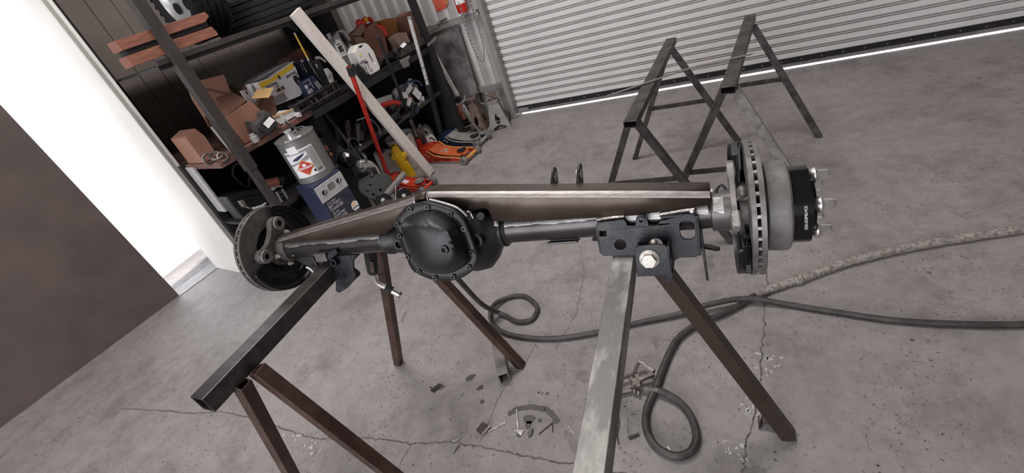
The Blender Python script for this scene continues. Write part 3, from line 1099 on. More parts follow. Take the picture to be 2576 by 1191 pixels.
# caliper bolt hardware beside the right disc
g = MB().ell(A(.763, .060, .052), .011, .016, .014).cyl(A(.755, .056, .046), A(.772, .056, .040), .013, n=14)
part(axle, 'sensor_boot', g, 'cast_hub')
g = MB().tube(spline([A(.736, .030, .052), A(.728, .028, .062), A(.720, .03, .058), A(.716, .034, .048)], 5), .003, 8)
part(axle, 'brake_line_stub', g, 'cast_black')
g = MB().ell(A(.7085, .040, .0560), .004, .004, .004, nu=10, nv=6)
part(axle, 'breather_fitting', g, 'zinc')

# right drum, spacer, nuts
g = MB(); alathe(g, [(.8, .0830), (.806, .0925), (.8375, .0945), (.8435, .0935), (.8475, .0895), (.8485, .07)], .8, n=64)
part(axle, 'brake_drum', g, 'drum_iron', 'grey cast drum hat with a rough face', bevel=.001)
sp = []
for i in range(100):
    a = 2 * PI * i / 100
    k = math.cos(5 * (a - math.radians(11)))
    sp.append((.0758 + .0032 * max(-1, min(1, 2.2 * k)), a))
g = MB()
ring_ = [(r * math.cos(a), r * math.sin(a)) for r, a in sp]
g.prism(ring_, lambda a, b, t: A(t, a, b), .8485, .8825)
spacer = part(axle, 'wheel_spacer', g, 'anodised_black', 'glossy black wheel spacer with white engraving', bevel=.001, angle=25)
g = MB(); alathe(g, [(.8825, .060), (.891, .058), (.8925, .050)], .8825, n=40)
part(axle, 'spacer_hub', g, 'anodised_black', under=spacer)
a = math.radians(15)
g = MB().text('5550-6550M06-MCR', .0078, A(.87, .0792 * math.cos(a) - .036 * math.sin(a) * -1 * 0, 0.0) * 0 + A(.871, .0793, -.030), A(0, 0, 1), A(-1, 0, 0), .0006, sx=.72, font_bold=False)
part(axle, 'lettering', g, 'print_white', under=spacer)
for i in range(5):
    a = math.radians(11 + 72 * i)
    c, s = .0575 * math.cos(a), .0575 * math.sin(a)
    g = MB()
    g.lathe([(0, .009), (.006, .012), (.010, .0155), (.013, .0165), (.0165, .0145), (.018, .0128)], A(.8825, c, s), (1, 0, 0), 20)
    g.cyl(A(.8995, c, s), A(.9165, c, s), .0118, .0110, n=6)
    g.lathe([(0, .0092), (.003, .0088), (.0045, .006)], A(.9165, c, s), (1, 0, 0), 16)
    part(axle, 'lug_nut', g, 'chrome', angle=30)
    a2 = a + math.radians(36)
    c, s = .044 * math.cos(a2), .044 * math.sin(a2)
    g = MB().cyl(A(.8825, c, s), A(.8945, c, s), .0065, n=6).cyl(A(.8945, c, s), A(.9005, c, s), .004, n=10)
    part(axle, 'hub_stud', g, 'chrome')

# large bracket on the right tube with a box clevis and a big plated bolt
plate = [(.460, -.002), (.462, .010), (.525, .0145), (.530, .009), (.531, .000), (.547, -.002), (.5505, .014), (.556, .0215), (.569, .0210), (.575, .014), (.577, -.003), (.594, -.004), (.602, .005), (.668, .016), (.677, .006), (.676, -.074), (.668, -.083), (.634, -.083), (.624, -.088), (.616, -.100), (.604, -.100), (.560, -.074), (.468, -.069), (.461, -.063), (.459, -.018)]
def chaikin(poly, k=2):
    for _ in range(k):
        out = []
        for i in range(len(poly)):
            (a, b), (c, d) = poly[i], poly[(i + 1) % len(poly)]
            out += [(a * .8 + c * .2, b * .8 + d * .2), (a * .2 + c * .8, b * .2 + d * .8)]
        poly = out
    return poly


win = [(.640, -.004), (.648, .001), (.6685, -.003), (.6695, -.032), (.664, -.041), (.647, -.041), (.6395, -.031)]
sq = [(.467, -.008), (.482, -.009), (.481, -.021), (.466, -.020)]
g = MB().prism(plate, uw, .054, .060, [circ(.5095, -.0435, .0125, 22), chaikin(win), sq, circ(.562, .0105, .0042, 14), circ(.586, -.050, .016, 20)])
br = part(axle, 'bracket_plate', g, 'bracket_blue_black', 'scuffed blue-black bracket plate with round and square holes', bevel=.0015)
for a, b, t in (((.462, .058), (.525, .058), .012), ((.602, .058), (.674, .058), .013)):
    g = MB().prism([(a[0], a[1]), (b[0], b[1]), (b[0], .030), (a[0], .030)], lambda p, q, z: A(p, q, z + (p - a[0]) * .03), t - .005, t)
    part(axle, 'bracket_top', g, 'bracket_blue_black', under=br, bevel=.002)
g = MB().tube(spline([A(.462, .050, .0165), A(.49, .048, .0185), A(.524, .048, .0190)], 5), .0045, 7)
part(axle, 'weld_bead', g, 'weld', under=br)
g = MB().tube(spline([A(.600, .046, .0150), (A(.64, .046, .0190)), A(.672, .048, .0210)], 5), .0055, 7).ell(A(.667, .052, .018), .009, .008, .005)
part(axle, 'weld_bead', g, 'weld', under=br)
g = MB().ring(A(.562, .052, .0105), A(.562, .064, .0105), .0085, .0042, 18)
part(axle, 'boss', g, 'bracket_blue_black', under=br)
g = MB().prism([(.060, .010), (.060, -.080), (.020, -.080), (-.010, -.050), (-.030, .0)], lambda p, q, t: A(t, p, q), .672, .678)
part(axle, 'side_plate', g, 'bracket_blue_black', under=br, bevel=.001)
g = MB().prism([(.060, .006), (.060, -.060), (-.01, -.040), (-.03, .0)], lambda p, q, t: A(t, p, q), .459, .465)
part(axle, 'side_plate', g, 'bracket_blue_black', under=br, bevel=.001)
box = [(.548, -.040), (.5515, -.032), (.557, -.0285), (.600, -.0275), (.612, -.030), (.616, -.037), (.6195, -.095), (.5475, -.094)]
g = MB().prism(box, uw, .112, .118, [circ(.577, -.060, .008, 16)])
cl = part(axle, 'clevis_plate', g, 'bracket_blue_black', 'dark blue clevis plate with a big plated bolt', bevel=.0015)
g = MB().box(A(.584, .086, -.0955), (.074, .064, .006)).box(A(.6165, .088, -.064), (.005, .058, .062)).box(A(.551, .088, -.066), (.005, .058, .052))
part(axle, 'clevis_side', g, 'bracket_blue_black', under=cl, bevel=.001)
g = MB().cyl(A(.577, .118, -.058), A(.577, .1215, -.058), .0205, n=28)
g.lathe([(0, .0188), (.002, .0188), (.003, .0170)], A(.577, .1215, -.058), (0, -1, 0), 28)
g.cyl(A(.577, .1240, -.058), A(.577, .1370, -.058), .0165, .0158, n=6)
part(axle, 'big_bolt', g, 'zinc', 'large bright plated hex bolt', under=cl, bevel=.0012, angle=30)
g = MB().ell(A(.584, .068, -.0405), .0085, .012, .0085)
part(axle, 'pipe_plug', g, 'zinc', under=cl)
g = MB().prism([(.598, -.10), (.616, -.10), (.613, -.130), (.607, -.146), (.601, -.146)], uw, .050, .056)
part(axle, 'drop_tab', g, 'bracket_blue_black', under=br, bevel=.001)
# tabs hanging right of the bracket
g = MB().prism([(-.03, -.02), (.02, -.03), (.035, -.09), (.02, -.158), (.008, -.158), (-.01, -.09)], lambda p, q, t: A(.676 + t + (-.02 - q) * .05, p, q), 0, .005)
part(axle, 'hanging_tab', g, 'cast_black', bevel=.001)
g = MB().prism([(.672, -.010), (.708, .020), (.716, .014), (.716, .004), (.690, -.020), (.674, -.024)], lambda p, q, t: A(p, q, t), -.088, -.083)
part(axle, 'hanging_tab', g, 'cast_black', bevel=.001)
g = MB().tube(spline([A(.672, -.02, -.045), A(.690, -.02, -.040), A(.715, -.02, -.038)], 4), .006, 8)
part(axle, 'brake_hose_stub', g, 'rubber')

# two upright ears behind the truss
for uc, lean in ((.322, .018), (.390, .020)):
    g = MB().prism([(-.040, .0), (-.105, .0), (-.110, .095), (-.100, .123), (-.082, .130), (-.062, .118), (-.050, .08)], lambda p, q, t: A(uc + t + q * .12, p, q), 0, .006, [circ(-.083, .104, .009, 16)])
    e = part(axle, 'link_ear', g, 'shield_black', bevel=.0015)
    g = MB().ring(A(uc + .1 * .12 - .003, -.083, .104), A(uc + .1 * .12 + .009, -.083, .104), .0125, .0075, 18)
    part(axle, 'hole_sleeve', g, 'zinc', under=e)
g = MB().prism([(.32, .02), (.40, .02), (.40, -.02), (.33, -.02)], lambda p, q, t: A(p, q, t), -.047, -.041)
part(axle, 'lower_pad', g, 'tube_black', bevel=.002)

# left bracket set
g = MB().prism([(-.372, -.052), (-.368, -.040), (-.345, -.033), (-.313, -.030), (-.268, -.032), (-.288, -.046), (-.298, -.076), (-.297, -.098), (-.335, -.128), (-.361, -.134), (-.371, -.122), (-.372, -.097)], uw, .030, .037, [circ(-.352, -.047, .0068, 14), circ(-.335, -.096, .0085, 16)])
lb = part(axle, 'bracket_plate', g, 'bracket_blue_black', bevel=.0015)
g = MB().ring(A(-.352, .026, -.047), A(-.352, .052, -.047), .012, .0068, 18)
part(axle, 'boss', g, 'bracket_blue_black', under=lb, bevel=.001)
g = MB().prism([(-.405, -.100), (-.420, -.133), (-.431, -.163), (-.419, -.169), (-.380, -.153), (-.345, -.129), (-.316, -.112), (-.312, -.102), (-.327, -.086), (-.355, -.080)], uw, -.004, .002, [circ(-.330, -.104, .0055, 12)])
part(axle, 'flat_tab', g, 'bracket_blue_black', bevel=.001)
g = MB().prism([(.056, -.012), (.056, -.040), (.010, -.040), (.010, -.012)], lambda p, q, t: A(t, p, q), -.414, -.368)
part(axle, 'welded_block', g, 'cast_hub', under=lb, bevel=.003)
g = MB().prism([(-.360, -.012), (-.327, -.004), (-.325, -.018), (-.367, -.040), (-.37, -.03)], uw, .034, .050)
part(axle, 'gusset', g, 'bracket_blue_black', under=lb, bevel=.001)
g = MB().prism([(-.560, -.044), (-.552, -.034), (-.535, -.030), (-.478, -.036), (-.468, -.078), (-.492, -.090), (-.500, -.072), (-.53, -.060)], uw, -.004, .004)
part(axle, 'curved_tab', g, 'cast_black', bevel=.001)
g = MB().tube(spline([A(-.500, .02, -.066), A(-.486, .02, -.074), A(-.474, .02, -.092)], 5), .0035, 6)
part(axle, 'curved_tab', g, 'white_paint')
g = MB().text('10', .012, A(-.532, .0345, -.022), A(1, 0, 0), A(0, -.55, .83), .001)
part(axle, 'lettering', g, 'print_white')


# ------------------------------------------------------------------ storage rack (rack frame: s, d, z)
rack = thing('storage_rack', 'long dark steel storage rack with wooden bench top and upper shelf along the left wall', 'rack', (0, 0, 0), RM)
g = MB().rtube((0, 0, 0), (0, 0, 2.25), .046, .046, .003, up=(0, 1, 0))
o = part(rack, 'post', g, 'rack_steel', bevel=.002)
g = MB().rtube((0, 0, .785), (0, 0, 2.25), .060, .060, .004, up=(0, 1, 0))
part(rack, 'post_sleeve', g, 'rack_steel', bevel=.002, under=o)
g = MB().rtube((1.868, 0, 0), (1.868, 0, 2.25), .05, .05, .003, up=(0, 1, 0))
part(rack, 'post', g, 'rack_black', bevel=.002)
for s_ in (.02, 1.85):
    g = MB().rtube((s_, 1.02, 0), (s_, 1.02, 2.25), .05, .05, .003, up=(0, 1, 0))
    part(rack, 'post', g, 'rack_black', bevel=.002)
g = MB().box((.66, .16, .43), (.08, .06, .86))
part(rack, 'middle_post', g, 'rack_black', bevel=.003)
g = MB().box((.22, .53, .8825), (.70, 1.02, .035))
part(rack, 'bench_board', g, 'bench_wood', 'worn reddish wooden bench board', bevel=.003)
g = MB().box((1.235, .53, .8800), (1.325, 1.02, .036))
part(rack, 'bench_board', g, 'rack_black', bevel=.003)
g = MB().bar((.56, .004, .862), (1.86, .004, .850), .012, .045)
part(rack, 'front_rail', g, 'rack_black', bevel=.002)
g = MB().bar((-.10, .0, 1.4555), (1.86, .0, 1.388), .012, .028)
part(rack, 'top_beam', g, 'rack_steel', bevel=.002)
g = MB().bar((-.10, .008, 1.4315), (1.86, .008, 1.366), .008, .024)
part(rack, 'top_beam', g, 'rack_black', bevel=.002)
g = MB().loft([[Vector((s_, d, z + t)) for d, t in ((.01, 0), (1.05, 0), (1.05, .012), (.01, .012))] for s_, z in ((-.10, 1.4305), (1.86, 1.364))])
part(rack, 'top_shelf', g, 'rack_black')
g = MB().box((.86, .56, .470), (2.02, 1.0, .018))
part(rack, 'lower_shelf', g, 'shelf_grey', bevel=.002)
g = MB().bar((-.14, .05, .468), (.165, .05, .468), .012, .03)
part(rack, 'shelf_edge', g, 'rack_steel', bevel=.002)
g = MB().box((1.615, 1.0, 1.1), (.53, .02, 2.2))
part(rack, 'shade_board', g, 'black_board')  # black sheet standing in for the shade on the wall above the bench
g = MB().box((.86, 1.06, .43), (1.98, .02, .84))
part(rack, 'shade_board', g, 'black_board')  # black sheet standing in for the deep shade under the bench
for i in range(10):
    g = MB().box((.150 + i * .139, 1.115, 1.2), (.136, .012, 1.9))
    part(rack, 'wall_sheet', g, 'wall_sheet_paint', bevel=.002)
g = MB().box((1.90, .55, .43), (.02, .96, .84))
part(rack, 'end_board', g, 'black_board')
g = MB().box((-.135, .40, .72), (.016, .10, .33))
part(rack, 'end_board', g, 'charger_panel', bevel=.002)
g = MB().box((-.13, .48, .45), (.05, .05, .9))
part(rack, 'end_upright', g, 'rack_black', bevel=.002)


def S(name, label, cat, org, group=None):
    return thing(name, label, cat, org, RM, group)


def slab(name, label, cat, poly, d0, d1, ma, bevel=.002, group=None):
    a = [p[0] for p in poly]
    b = [p[1] for p in poly]
    g = MB().prism(poly, sdz, d0, d1)
    return single(name, label, cat, g, ma, (sum(a) / len(a), (d0 + d1) / 2, min(b)), RM, group, bevel)


def tyre(g, c, ax, R_, W_, ri):
    W2 = W_ / 2
    prof = [(-W2 * .75, ri), (-W2 * .98, ri + (R_ - ri) * .3), (-W2, ri + (R_ - ri) * .6), (-W2 * .93, R_ * .955), (-W2 * .80, R_ * .99)]
    for k in (-.55, -.18, .18, .55):
        x = W2 * k
        prof += [(x - .006, R_), (x - .004, R_ - .005), (x + .004, R_ - .005), (x + .006, R_)]
    prof += [(W2 * .80, R_ * .99), (W2 * .93, R_ * .955), (W2, ri + (R_ - ri) * .6), (W2 * .98, ri + (R_ - ri) * .3), (W2 * .75, ri)]
    return g.lathe(prof, c, ax, 56, caps=False)


# on the top shelf
t = S('wheel', 'mounted wheel with silver rim and worn tyre tread standing on the top shelf', 'wheel', (.43, .36, 1.47))
g = tyre(MB(), (.43, .36, 1.76), (1, -.12, 0), .295, .20, .19)
part(t, 'tyre', g, 'tyre', angle=25)
g = MB()
for i in range(44):
    a = 2 * PI * i / 44
    for k in (-1, 1):
        rot = Matrix.Rotation(-math.atan(.12), 3, 'Z') @ Matrix.Rotation(a, 3, 'X')
        g.box(Vector((.43, .36, 1.76)) + rot @ Vector((k * .080, 0, .288)), (.034, .016, .018), rot)
o = part(t, 'tread_blocks', g, 'tyre', kind='stuff')
g = MB().lathe([(-.085, .192), (-.07, .185), (-.05, .165), (-.055, .06), (-.06, .0)], (.43, .36, 1.76), (1, -.12, 0), 40, caps=False)
part(t, 'rim', g, 'alloy')
for i in range(5):
    a = 2 * PI * i / 5 + .3
    g = MB().cyl((.372, .36 + .11 * math.cos(a), 1.76 + .11 * math.sin(a)), (.366, .36 + .11 * math.cos(a), 1.76 + .11 * math.sin(a)), .032, n=16)
    part(t, 'rim_hole', g, 'hole_black')
single('tyre', 'loose black tyre lying flat on the top shelf', 'tyre', tyre(MB(), (.90, .45, 1.53), (0, 0, 1), .335, .20, .21), 'tyre', (.90, .45, 1.43), RM, angle=25)
for k, (z0, z1, e, lab) in enumerate(((1.555, 1.603, .287, 'upper short timber block beside the wheel on the top shelf'), (1.479, 1.530, .275, 'lower, paint-stained timber block beside the wheel on the top shelf'))):
    g = MB().prism([(-.20, z0), (e - .04 * (1 - k), z0 - .002), (e, z0 + .02), (e - .01, z1 - .004), (-.20, z1)], sdz, -.005, .10)
    single('timber_block', lab, 'timber', g, 'wood_red', (.05, .05, z0), RM, bevel=.003, group='timber blocks on the top shelf')
g = MB().box((.04, .05, 1.5425), (.44, .09, .024))
single('dark_spacer', 'flat black bar between the two timber blocks', 'bar', g, 'black_board', (.04, .05, 1.53), RM, bevel=.002)
slab('hook_bracket', 'dark rounded bracket hanging from the top beam behind the white plank', 'bracket', [(.725, 1.40), (.742, 1.425), (.785, 1.432), (.800, 1.40), (.790, 1.375), (.775, 1.368), (.770, 1.345), (.760, 1.36), (.735, 1.375)], .012, .035, 'rack_black', .004)

# white painted plank leaning on the rack
p0, p1 = Vector((-2.283, 2.958, .012)), Vector((-2.402, 2.526, 1.452))
d, sx_, ux_ = frame_axes(p1 - p0, (.984, -.1787, 0))
g = MB().bar(p0, p1, .086, .034, (.984, -.1787, .0))
t = thing('plank', 'long whitewashed pine plank leaning diagonally against the rack', 'plank', p0)
part(t, 'board', g, 'pine', bevel=.002)
for f, o_, w_ in ((.36, -.02, .010), (.335, .018, .007), (.60, .012, .009), (.20, -.012, .007), (.80, .0, .008), (.42, .026, .006)):
    c = p0.lerp(p1, f) + sx_ * o_ + ux_ * .0174
    pts = [c + sx_ * (.5 * w_ * math.cos(a)) + d * (.9 * w_ * math.sin(a)) for a in [2 * PI * i / 12 for i in range(12)]]
    g = MB().add([c] + pts, [(0, 1 + i, 1 + (i + 1) % 12) for i in range(12)])
    part(t, 'knot', g, 'pine_knot')

# ---- on the bench, from the near end
t = S('cardboard_box', 'closed brown cardboard box standing at the back of the near bench end', 'box', (.25, .44, .90))
g = MB().prism([(.17, .90), (.30, .90), (.335, 1.15), (.363, 1.267), (.21, 1.29), (.185, 1.20)], sdz, .36, .56)
part(t, 'body', g, 'cardboard', bevel=.003)
g = MB().bar((.199, .355, 1.237), (.300, .355, 1.160), .004, .008)
part(t, 'lid_edge', g, 'cardboard_dark')
t = S('cardboard_box', 'open brown carton with flaps up at the bench front, beside the corner post', 'box', (.19, .22, .90))
part(t, 'front_panel', MB().prism([(.095, .905), (.285, .905), (.303, 1.008), (.275, 1.105), (.078, 1.085)], sdz, .085, .092), 'cardboard', bevel=.002)
part(t, 'left_flap', MB().prism([(.078, 1.085), (.275, 1.108), (.264, 1.182), (.161, 1.183)], lambda a, b, q: Vector((a, q + (b - 1.08) * 1.2, b)), .088, .093), 'cardboard_dark', bevel=.001)
part(t, 'right_panel', MB().prism([(.092, .905), (.36, .905), (.37, 1.0), (.275, 1.105)], lambda a, b, q: Vector((.285 + (b - .9) * .05 + q, a, b)), 0, .006), 'cardboard_dark', bevel=.001)
part(t, 'left_panel', MB().prism([(.092, .905), (.36, .905), (.36, 1.06), (.092, 1.085)], lambda a, b, q: Vector((.085 + q, a, b)), 0, .006), 'cardboard_dark', bevel=.001)
part(t, 'right_flap', MB().prism([(.308, 1.105), (.382, 1.135), (.482, 1.106), (.397, 1.069)], lambda a, b, q: Vector((a, .12 + q + (b - 1.1) * .8, b)), 0, .005), 'cardboard_tan', bevel=.001)
part(t, 'back_panel', MB().prism([(.085, .905), (.29, .905), (.31, 1.10), (.10, 1.10)], sdz, .355, .361), 'cardboard_dark', bevel=.001)
slab('cardboard_box', 'small reddish carton with a torn top between the open carton and the white box', 'box', [(.30, .905), (.41, .905), (.47, 1.06), (.40, 1.075), (.33, 1.03)], .16, .24, 'cardboard_dark', .003)
slab('cardboard_box', 'greyish carton with a raised flap behind the open carton', 'box', [(.41, .905), (.54, .905), (.547, 1.16), (.439, 1.176), (.43, 1.10)], .46, .60, 'cardboard_grey', .003)
slab('cardboard_box', 'tall thin dark cardboard sheet leaning at the back of the near bench end', 'box', [(.33, .905), (.40, .905), (.42, 1.165), (.352, 1.10)], .31, .33, 'cardboard_dark', .001)
t = S('paper_packet', 'small white printed packet stuck among the cartons', 'packet', (.385, .30, .90))
part(t, 'packet', MB().prism([(.358, 1.152), (.413, 1.138), (.407, 1.107), (.395, .905), (.365, .905), (.36, 1.107)], sdz, .292, .300), 'box_white', bevel=.001)
part(t, 'print', MB().prism([(.388, 1.138), (.396, 1.136), (.393, 1.115), (.385, 1.115)], sdz, .2905, .2918), 'print_black')

t = S('product_box', 'large white and yellow box printed with a dark helmet, on the bench', 'box', (.62, .33, .90))
front = [(.475, 1.158), (.56, 1.150), (.62, 1.160), (.788, 1.179), (.748, .987), (.70, .965), (.481, .985), (.470, 1.06)]
part(t, 'body', MB().prism(front, sdz, .25, .42), 'box_white', bevel=.002)
part(t, 'yellow_band', MB().prism([(.468, 1.150), (.56, 1.143), (.62, 1.152), (.785, 1.173), (.782, 1.152), (.74, 1.138), (.661, 1.130), (.60, 1.124), (.472, 1.115)], sdz, .2475, .2495), 'box_yellow')
part(t, 'lid_flap', MB().prism([(.458, 1.168), (.53, 1.180), (.66, 1.187), (.79, 1.186), (.788, 1.181), (.62, 1.166), (.56, 1.158), (.50, 1.160)], sdz, .30, .41), 'label_grey', bevel=.001)
part(t, 'helmet_picture', MB().prism([(.725, 1.098), (.748, 1.092), (.764, 1.065), (.768, 1.030), (.757, 1.000), (.742, .997), (.722, 1.035), (.715, 1.07)], sdz, .2478, .2495), 'print_black')
part(t, 'visor_picture', MB().ell((.741, .2474, 1.046), .008, .001, .014), 'print_grey')
g = MB().text('SENTINEL', .024, (.500, .2490, 1.098), (1, 0, -.02), (.02, 0, 1), .0012, sx=.92).text('A50', .016, (.568, .2490, 1.078), (1, 0, 0), (0, 0, 1), .0012, sx=.9)
g.text('SENTINEL', .024, (.672, .2490, 1.100), (1, 0, .06), (-.06, 0, 1), .0012, sx=.88).text('A50', .016, (.745, .2490, 1.090), (1, 0, .06), (-.06, 0, 1), .0012, sx=.9)
part(t, 'lettering', g, 'print_black')
for a, b in ((.618, 1.128), (.768, 1.158)):
    part(t, 'emblem', MB().prism([(a, b + .012), (a + .014, b + .013), (a + .013, b + .005), (a + .015, b - .012), (a + .001, b - .013), (a + .002, b - .003)], sdz, .2462, .2474), 'print_black')
for k in range(4):
    part(t, 'picture', MB().prism([(.555 + k * .017, 1.072), (.568 + k * .017, 1.072), (.568 + k * .017, 1.050), (.555 + k * .017, 1.050)], sdz, .2478, .2495), ('cardboard', 'print_black', 'cardboard_orange', 'print_black')[k])
part(t, 'shaded_panel', MB().prism([(.50, 1.035), (.60, 1.04), (.60, .985), (.49, .99)], sdz, .2480, .2495), 'label_grey')
g = MB().box((.62, .34, .94), (.28, .15, .078))
single('tool_tray', 'dark tool tray under the white and yellow box', 'tray', g, 'black_box', (.62, .34, .90), RM, bevel=.003)

t = S('filter_box', 'dark blue filter box with white stripe lettering, tilted behind the other blue box', 'box', (.89, .34, .90))
part(t, 'body', MB().prism([(.826, 1.175), (.921, 1.160), (.955, 1.06), (.944, .905), (.829, .905), (.822, 1.03)], sdz, .30, .40), 'navy_box', bevel=.002)
part(t, 'side_band', MB().prism([(.875, 1.160), (.893, 1.157), (.890, 1.072), (.872, 1.074)], sdz, .2975, .2995), 'print_white')
part(t, 'red_cap', MB().prism([(.875, 1.168), (.893, 1.165), (.893, 1.157), (.875, 1.160)], sdz, .2975, .2995), 'hazard_red')
part(t, 'lettering', MB().text('847752', .019, (.889, .2970, 1.079), (0, 0, 1), (-1, 0, 0), .0008, sx=.85), 'print_navy')
part(t, 'lettering', MB().text('FILTER', .017, (.862, .2990, 1.095), (0, 0, 1), (-1, 0, 0), .0008, sx=.9), 'print_white')
for k in range(4):
    part(t, 'print_line', MB().prism([(.900 + k * .007, 1.130 - k * .006), (.904 + k * .007, 1.130 - k * .006), (.904 + k * .007, 1.065), (.900 + k * .007, 1.066)], sdz, .2978, .2995), 'print_white')

t = S('parts_box', 'dark blue parts box with a white corner bracket print, front of the tilted blue box', 'box', (.79, .24, .90))
part(t, 'body', MB().prism([(.729, 1.047), (.845, 1.052), (.869, .95), (.868, .93), (.722, .93), (.724, .956)], sdz, .20, .28), 'navy_box', bevel=.002)
part(t, 'print_frame', MB().prism([(.735, 1.040), (.792, 1.044), (.796, .975), (.793, .975), (.789, 1.041), (.735, 1.037)], sdz, .1975, .1995), 'print_white')
part(t, 'print_patch', MB().prism([(.733, 1.018), (.754, 1.020), (.752, .992), (.735, .992)], sdz, .1975, .1995), 'print_white')
part(t, 'print_patch', MB().prism([(.752, 1.003), (.775, 1.018), (.784, 1.022), (.784, 1.010), (.772, 1.008), (.755, .998)], sdz, .1973, .1993), 'print_grey')
part(t, 'print_patch', MB().prism([(.815, 1.006), (.848, 1.010), (.862, .958), (.826, .952)], sdz, .1975, .1995), 'print_grey')
part(t, 'print_patch', MB().prism([(.738, .984), (.776, .984), (.774, .955), (.732, .958)], sdz, .1975, .1995), 'print_white')
part(t, 'lettering', MB().text('LIFTER', .011, (.742, .1970, .972), (1, 0, 0), (0, 0, 1), .0008, sx=.8).text('PARTS', .011, (.742, .1970, .960), (1, 0, 0), (0, 0, 1), .0008, sx=.8), 'print_black')

t = S('black_case', 'black flat case with a small white mark leaning right of the blue boxes', 'case', (.91, .27, .90))
part(t, 'body', MB().prism([(.868, 1.145), (.952, 1.130), (.962, 1.10), (.925, .905), (.885, .905), (.875, 1.0)], sdz, .215, .29), 'black_box', bevel=.004)
part(t, 'white_mark', MB().prism([(.908, 1.098), (.915, 1.108), (.920, 1.100), (.916, 1.085), (.921, 1.070), (.912, 1.080)], sdz, .2125, .2145), 'print_white')
part(t, 'edge_trim', MB().tube([(.869, .212, 1.145), (.875, .212, 1.05), (.887, .212, .95)], .0025, 6), 'print_grey')
part(t, 'handle', MB().tube(spline([(.925, .25, 1.137), (.935, .25, 1.158), (.955, .25, 1.152), (.960, .25, 1.128)], 5), .004, 8), 'black_box')
g = MB().tube([(.871, .205, 1.335), (.870, .205, 1.150)], .0065, 8)
t = S('paint_stick', 'slim yellow marker stick with white ends standing by the black case', 'stick', (.87, .205, .905))
part(t, 'shaft', MB().cyl((.871, .205, 1.322), (.8705, .205, 1.162), .0065, n=10), 'yellow_paint')
part(t, 'end', MB().cyl((.871, .205, 1.335), (.871, .205, 1.322), .0066, n=10), 'print_white')
part(t, 'end', MB().cyl((.8705, .205, 1.162), (.8703, .205, 1.145), .0062, n=10), 'print_white')
part(t, 'lower_shaft', MB().cyl((.8703, .205, 1.145), (.885, .205, .905), .0045, n=10), 'print_black')
g = MB().tube(spline([(.955, .24, 1.135), (.985, .24, 1.128), (1.005, .24, 1.108), (1.018, .24, 1.085)], 5), [.010, .012, .012, .012, .012, .012, .011, .011, .011, .010, .010, .010, .009, .008, .008, .007], 8)
g.loft([[Vector((x + dx, .235, z)) for dx in (-.012, .012)] + [Vector((x + dx, .245, z)) for dx in (.012, -.012)] for x, z in ((.957, 1.13), (.953, 1.07), (.945, 1.00), (.93, .91))])
single('tape_strap', 'curled grey and cream strap hooked over the black case', 'strap', g, 'dirty_plastic', (.96, .24, .905), RM)
slab('work_glove', 'dirty grey glove hanging beside the black case', 'glove', [(.955, 1.055), (.985, 1.05), (1.0, 1.01), (.985, .965), (.975, .905), (.945, .905), (.95, .99)], .20, .225, 'rag', .006)

# clutter along the bench edge, middle
t = S('drill_organiser', 'low black open-front organiser tray full of sockets along the bench edge', 'tray', (.66, .02, .90))
part(t, 'base', MB().bar((.47, .06, .905), (.86, .06, .905), .10, .008), 'black_box')
part(t, 'top_rail', MB().bar((.475, .0, .975), (.85, .0, .982), .010, .012), 'dark_steel', bevel=.001)
part(t, 'lower_rail', MB().bar((.475, .0, .925), (.85, .0, .928), .008, .010), 'dark_steel', bevel=.001)
for k in range(6):
    s_ = .485 + k * .072
    part(t, 'divider', MB().box((s_, .05, .94), (.006, .10, .074)), 'black_box')
for k in range(11):
    s_ = .50 + k * .033 + R.uniform(-.006, .006)
    z = .909
    h_ = R.uniform(.03, .055)
    part(t, 'socket', MB().ring((s_, .035 + R.uniform(0, .03), z), (s_, .04 + R.uniform(0, .03), z + h_), R.uniform(.009, .013), .006, 14), R.choice(['dark_steel', 'scrap_steel', 'cast_hub', 'black_box']))
t = S('folded_manual', 'crumpled cream paper manual under the white and yellow box', 'paper', (.42, .1, .90))
part(t, 'pages', MB().loft([[Vector((s_, d_, z_)) for d_, z_ in ((.06, .905), (.16, .91), (.16, .915 + q), (.06, .912 + q))] for s_, q in ((.315, .02), (.35, .055), (.39, .03), (.44, .05), (.50, .03), (.515, .012))]), 'label_white', bevel=.002)
part(t, 'yellow_edge', MB().bar((.313, .058, .965), (.513, .058, .948), .006, .012), 'cardboard_tan')
t = S('grinder_guard_box', 'dark grey plastic machine cover with a white paper label', 'machine', (.235, .02, .90))
part(t, 'body', MB().prism([(.150, .905), (.27, .905), (.311, .926), (.304, .992), (.281, 1.033), (.262, 1.030), (.250, 1.000), (.175, .985), (.163, 1.019), (.152, .968)], sdz, .01, .08), 'grey_plastic', bevel=.003)
part(t, 'front_slope', MB().prism([(.170, .965), (.20, .915), (.30, .935), (.290, .992), (.255, 1.0)], lambda a, b, q: Vector((a, -.02 + q + (b - .92) * .3, b)), 0, .01), 'black_box', bevel=.002)
part(t, 'paper_label', MB().prism([(.214, .973), (.278, .990), (.290, .957), (.222, .937)], lambda a, b, q: Vector((a, -.0245 + q + (b - .92) * .3, b)), 0, .001), 'print_white')
t = S('plastic_jar', 'small grey lidded plastic jar standing on the bench edge', 'jar', (.120, -.005, .90))
part(t, 'body', MB().lathe([(0, .020), (.004, .0235), (.036, .0235), (.040, .018)], (.120, -.0, .90), (0, 0, 1), 24), 'label_grey')
part(t, 'lid', MB().lathe([(.038, .0165), (.052, .0165), (.054, .015)], (.120, -.0, .90), (0, 0, 1), 24), 'label_grey')
part(t, 'lug', MB().box((.100, 0, .930), (.008, .010, .012)), 'label_grey')
t = S('tape_roll', 'white plastic spool lying on its side by the bench edge', 'spool', (.466, .012, .90))
part(t, 'flange', MB().cyl((.466, .0, .915), (.466, .006, .915), .0155, n=24), 'box_white')
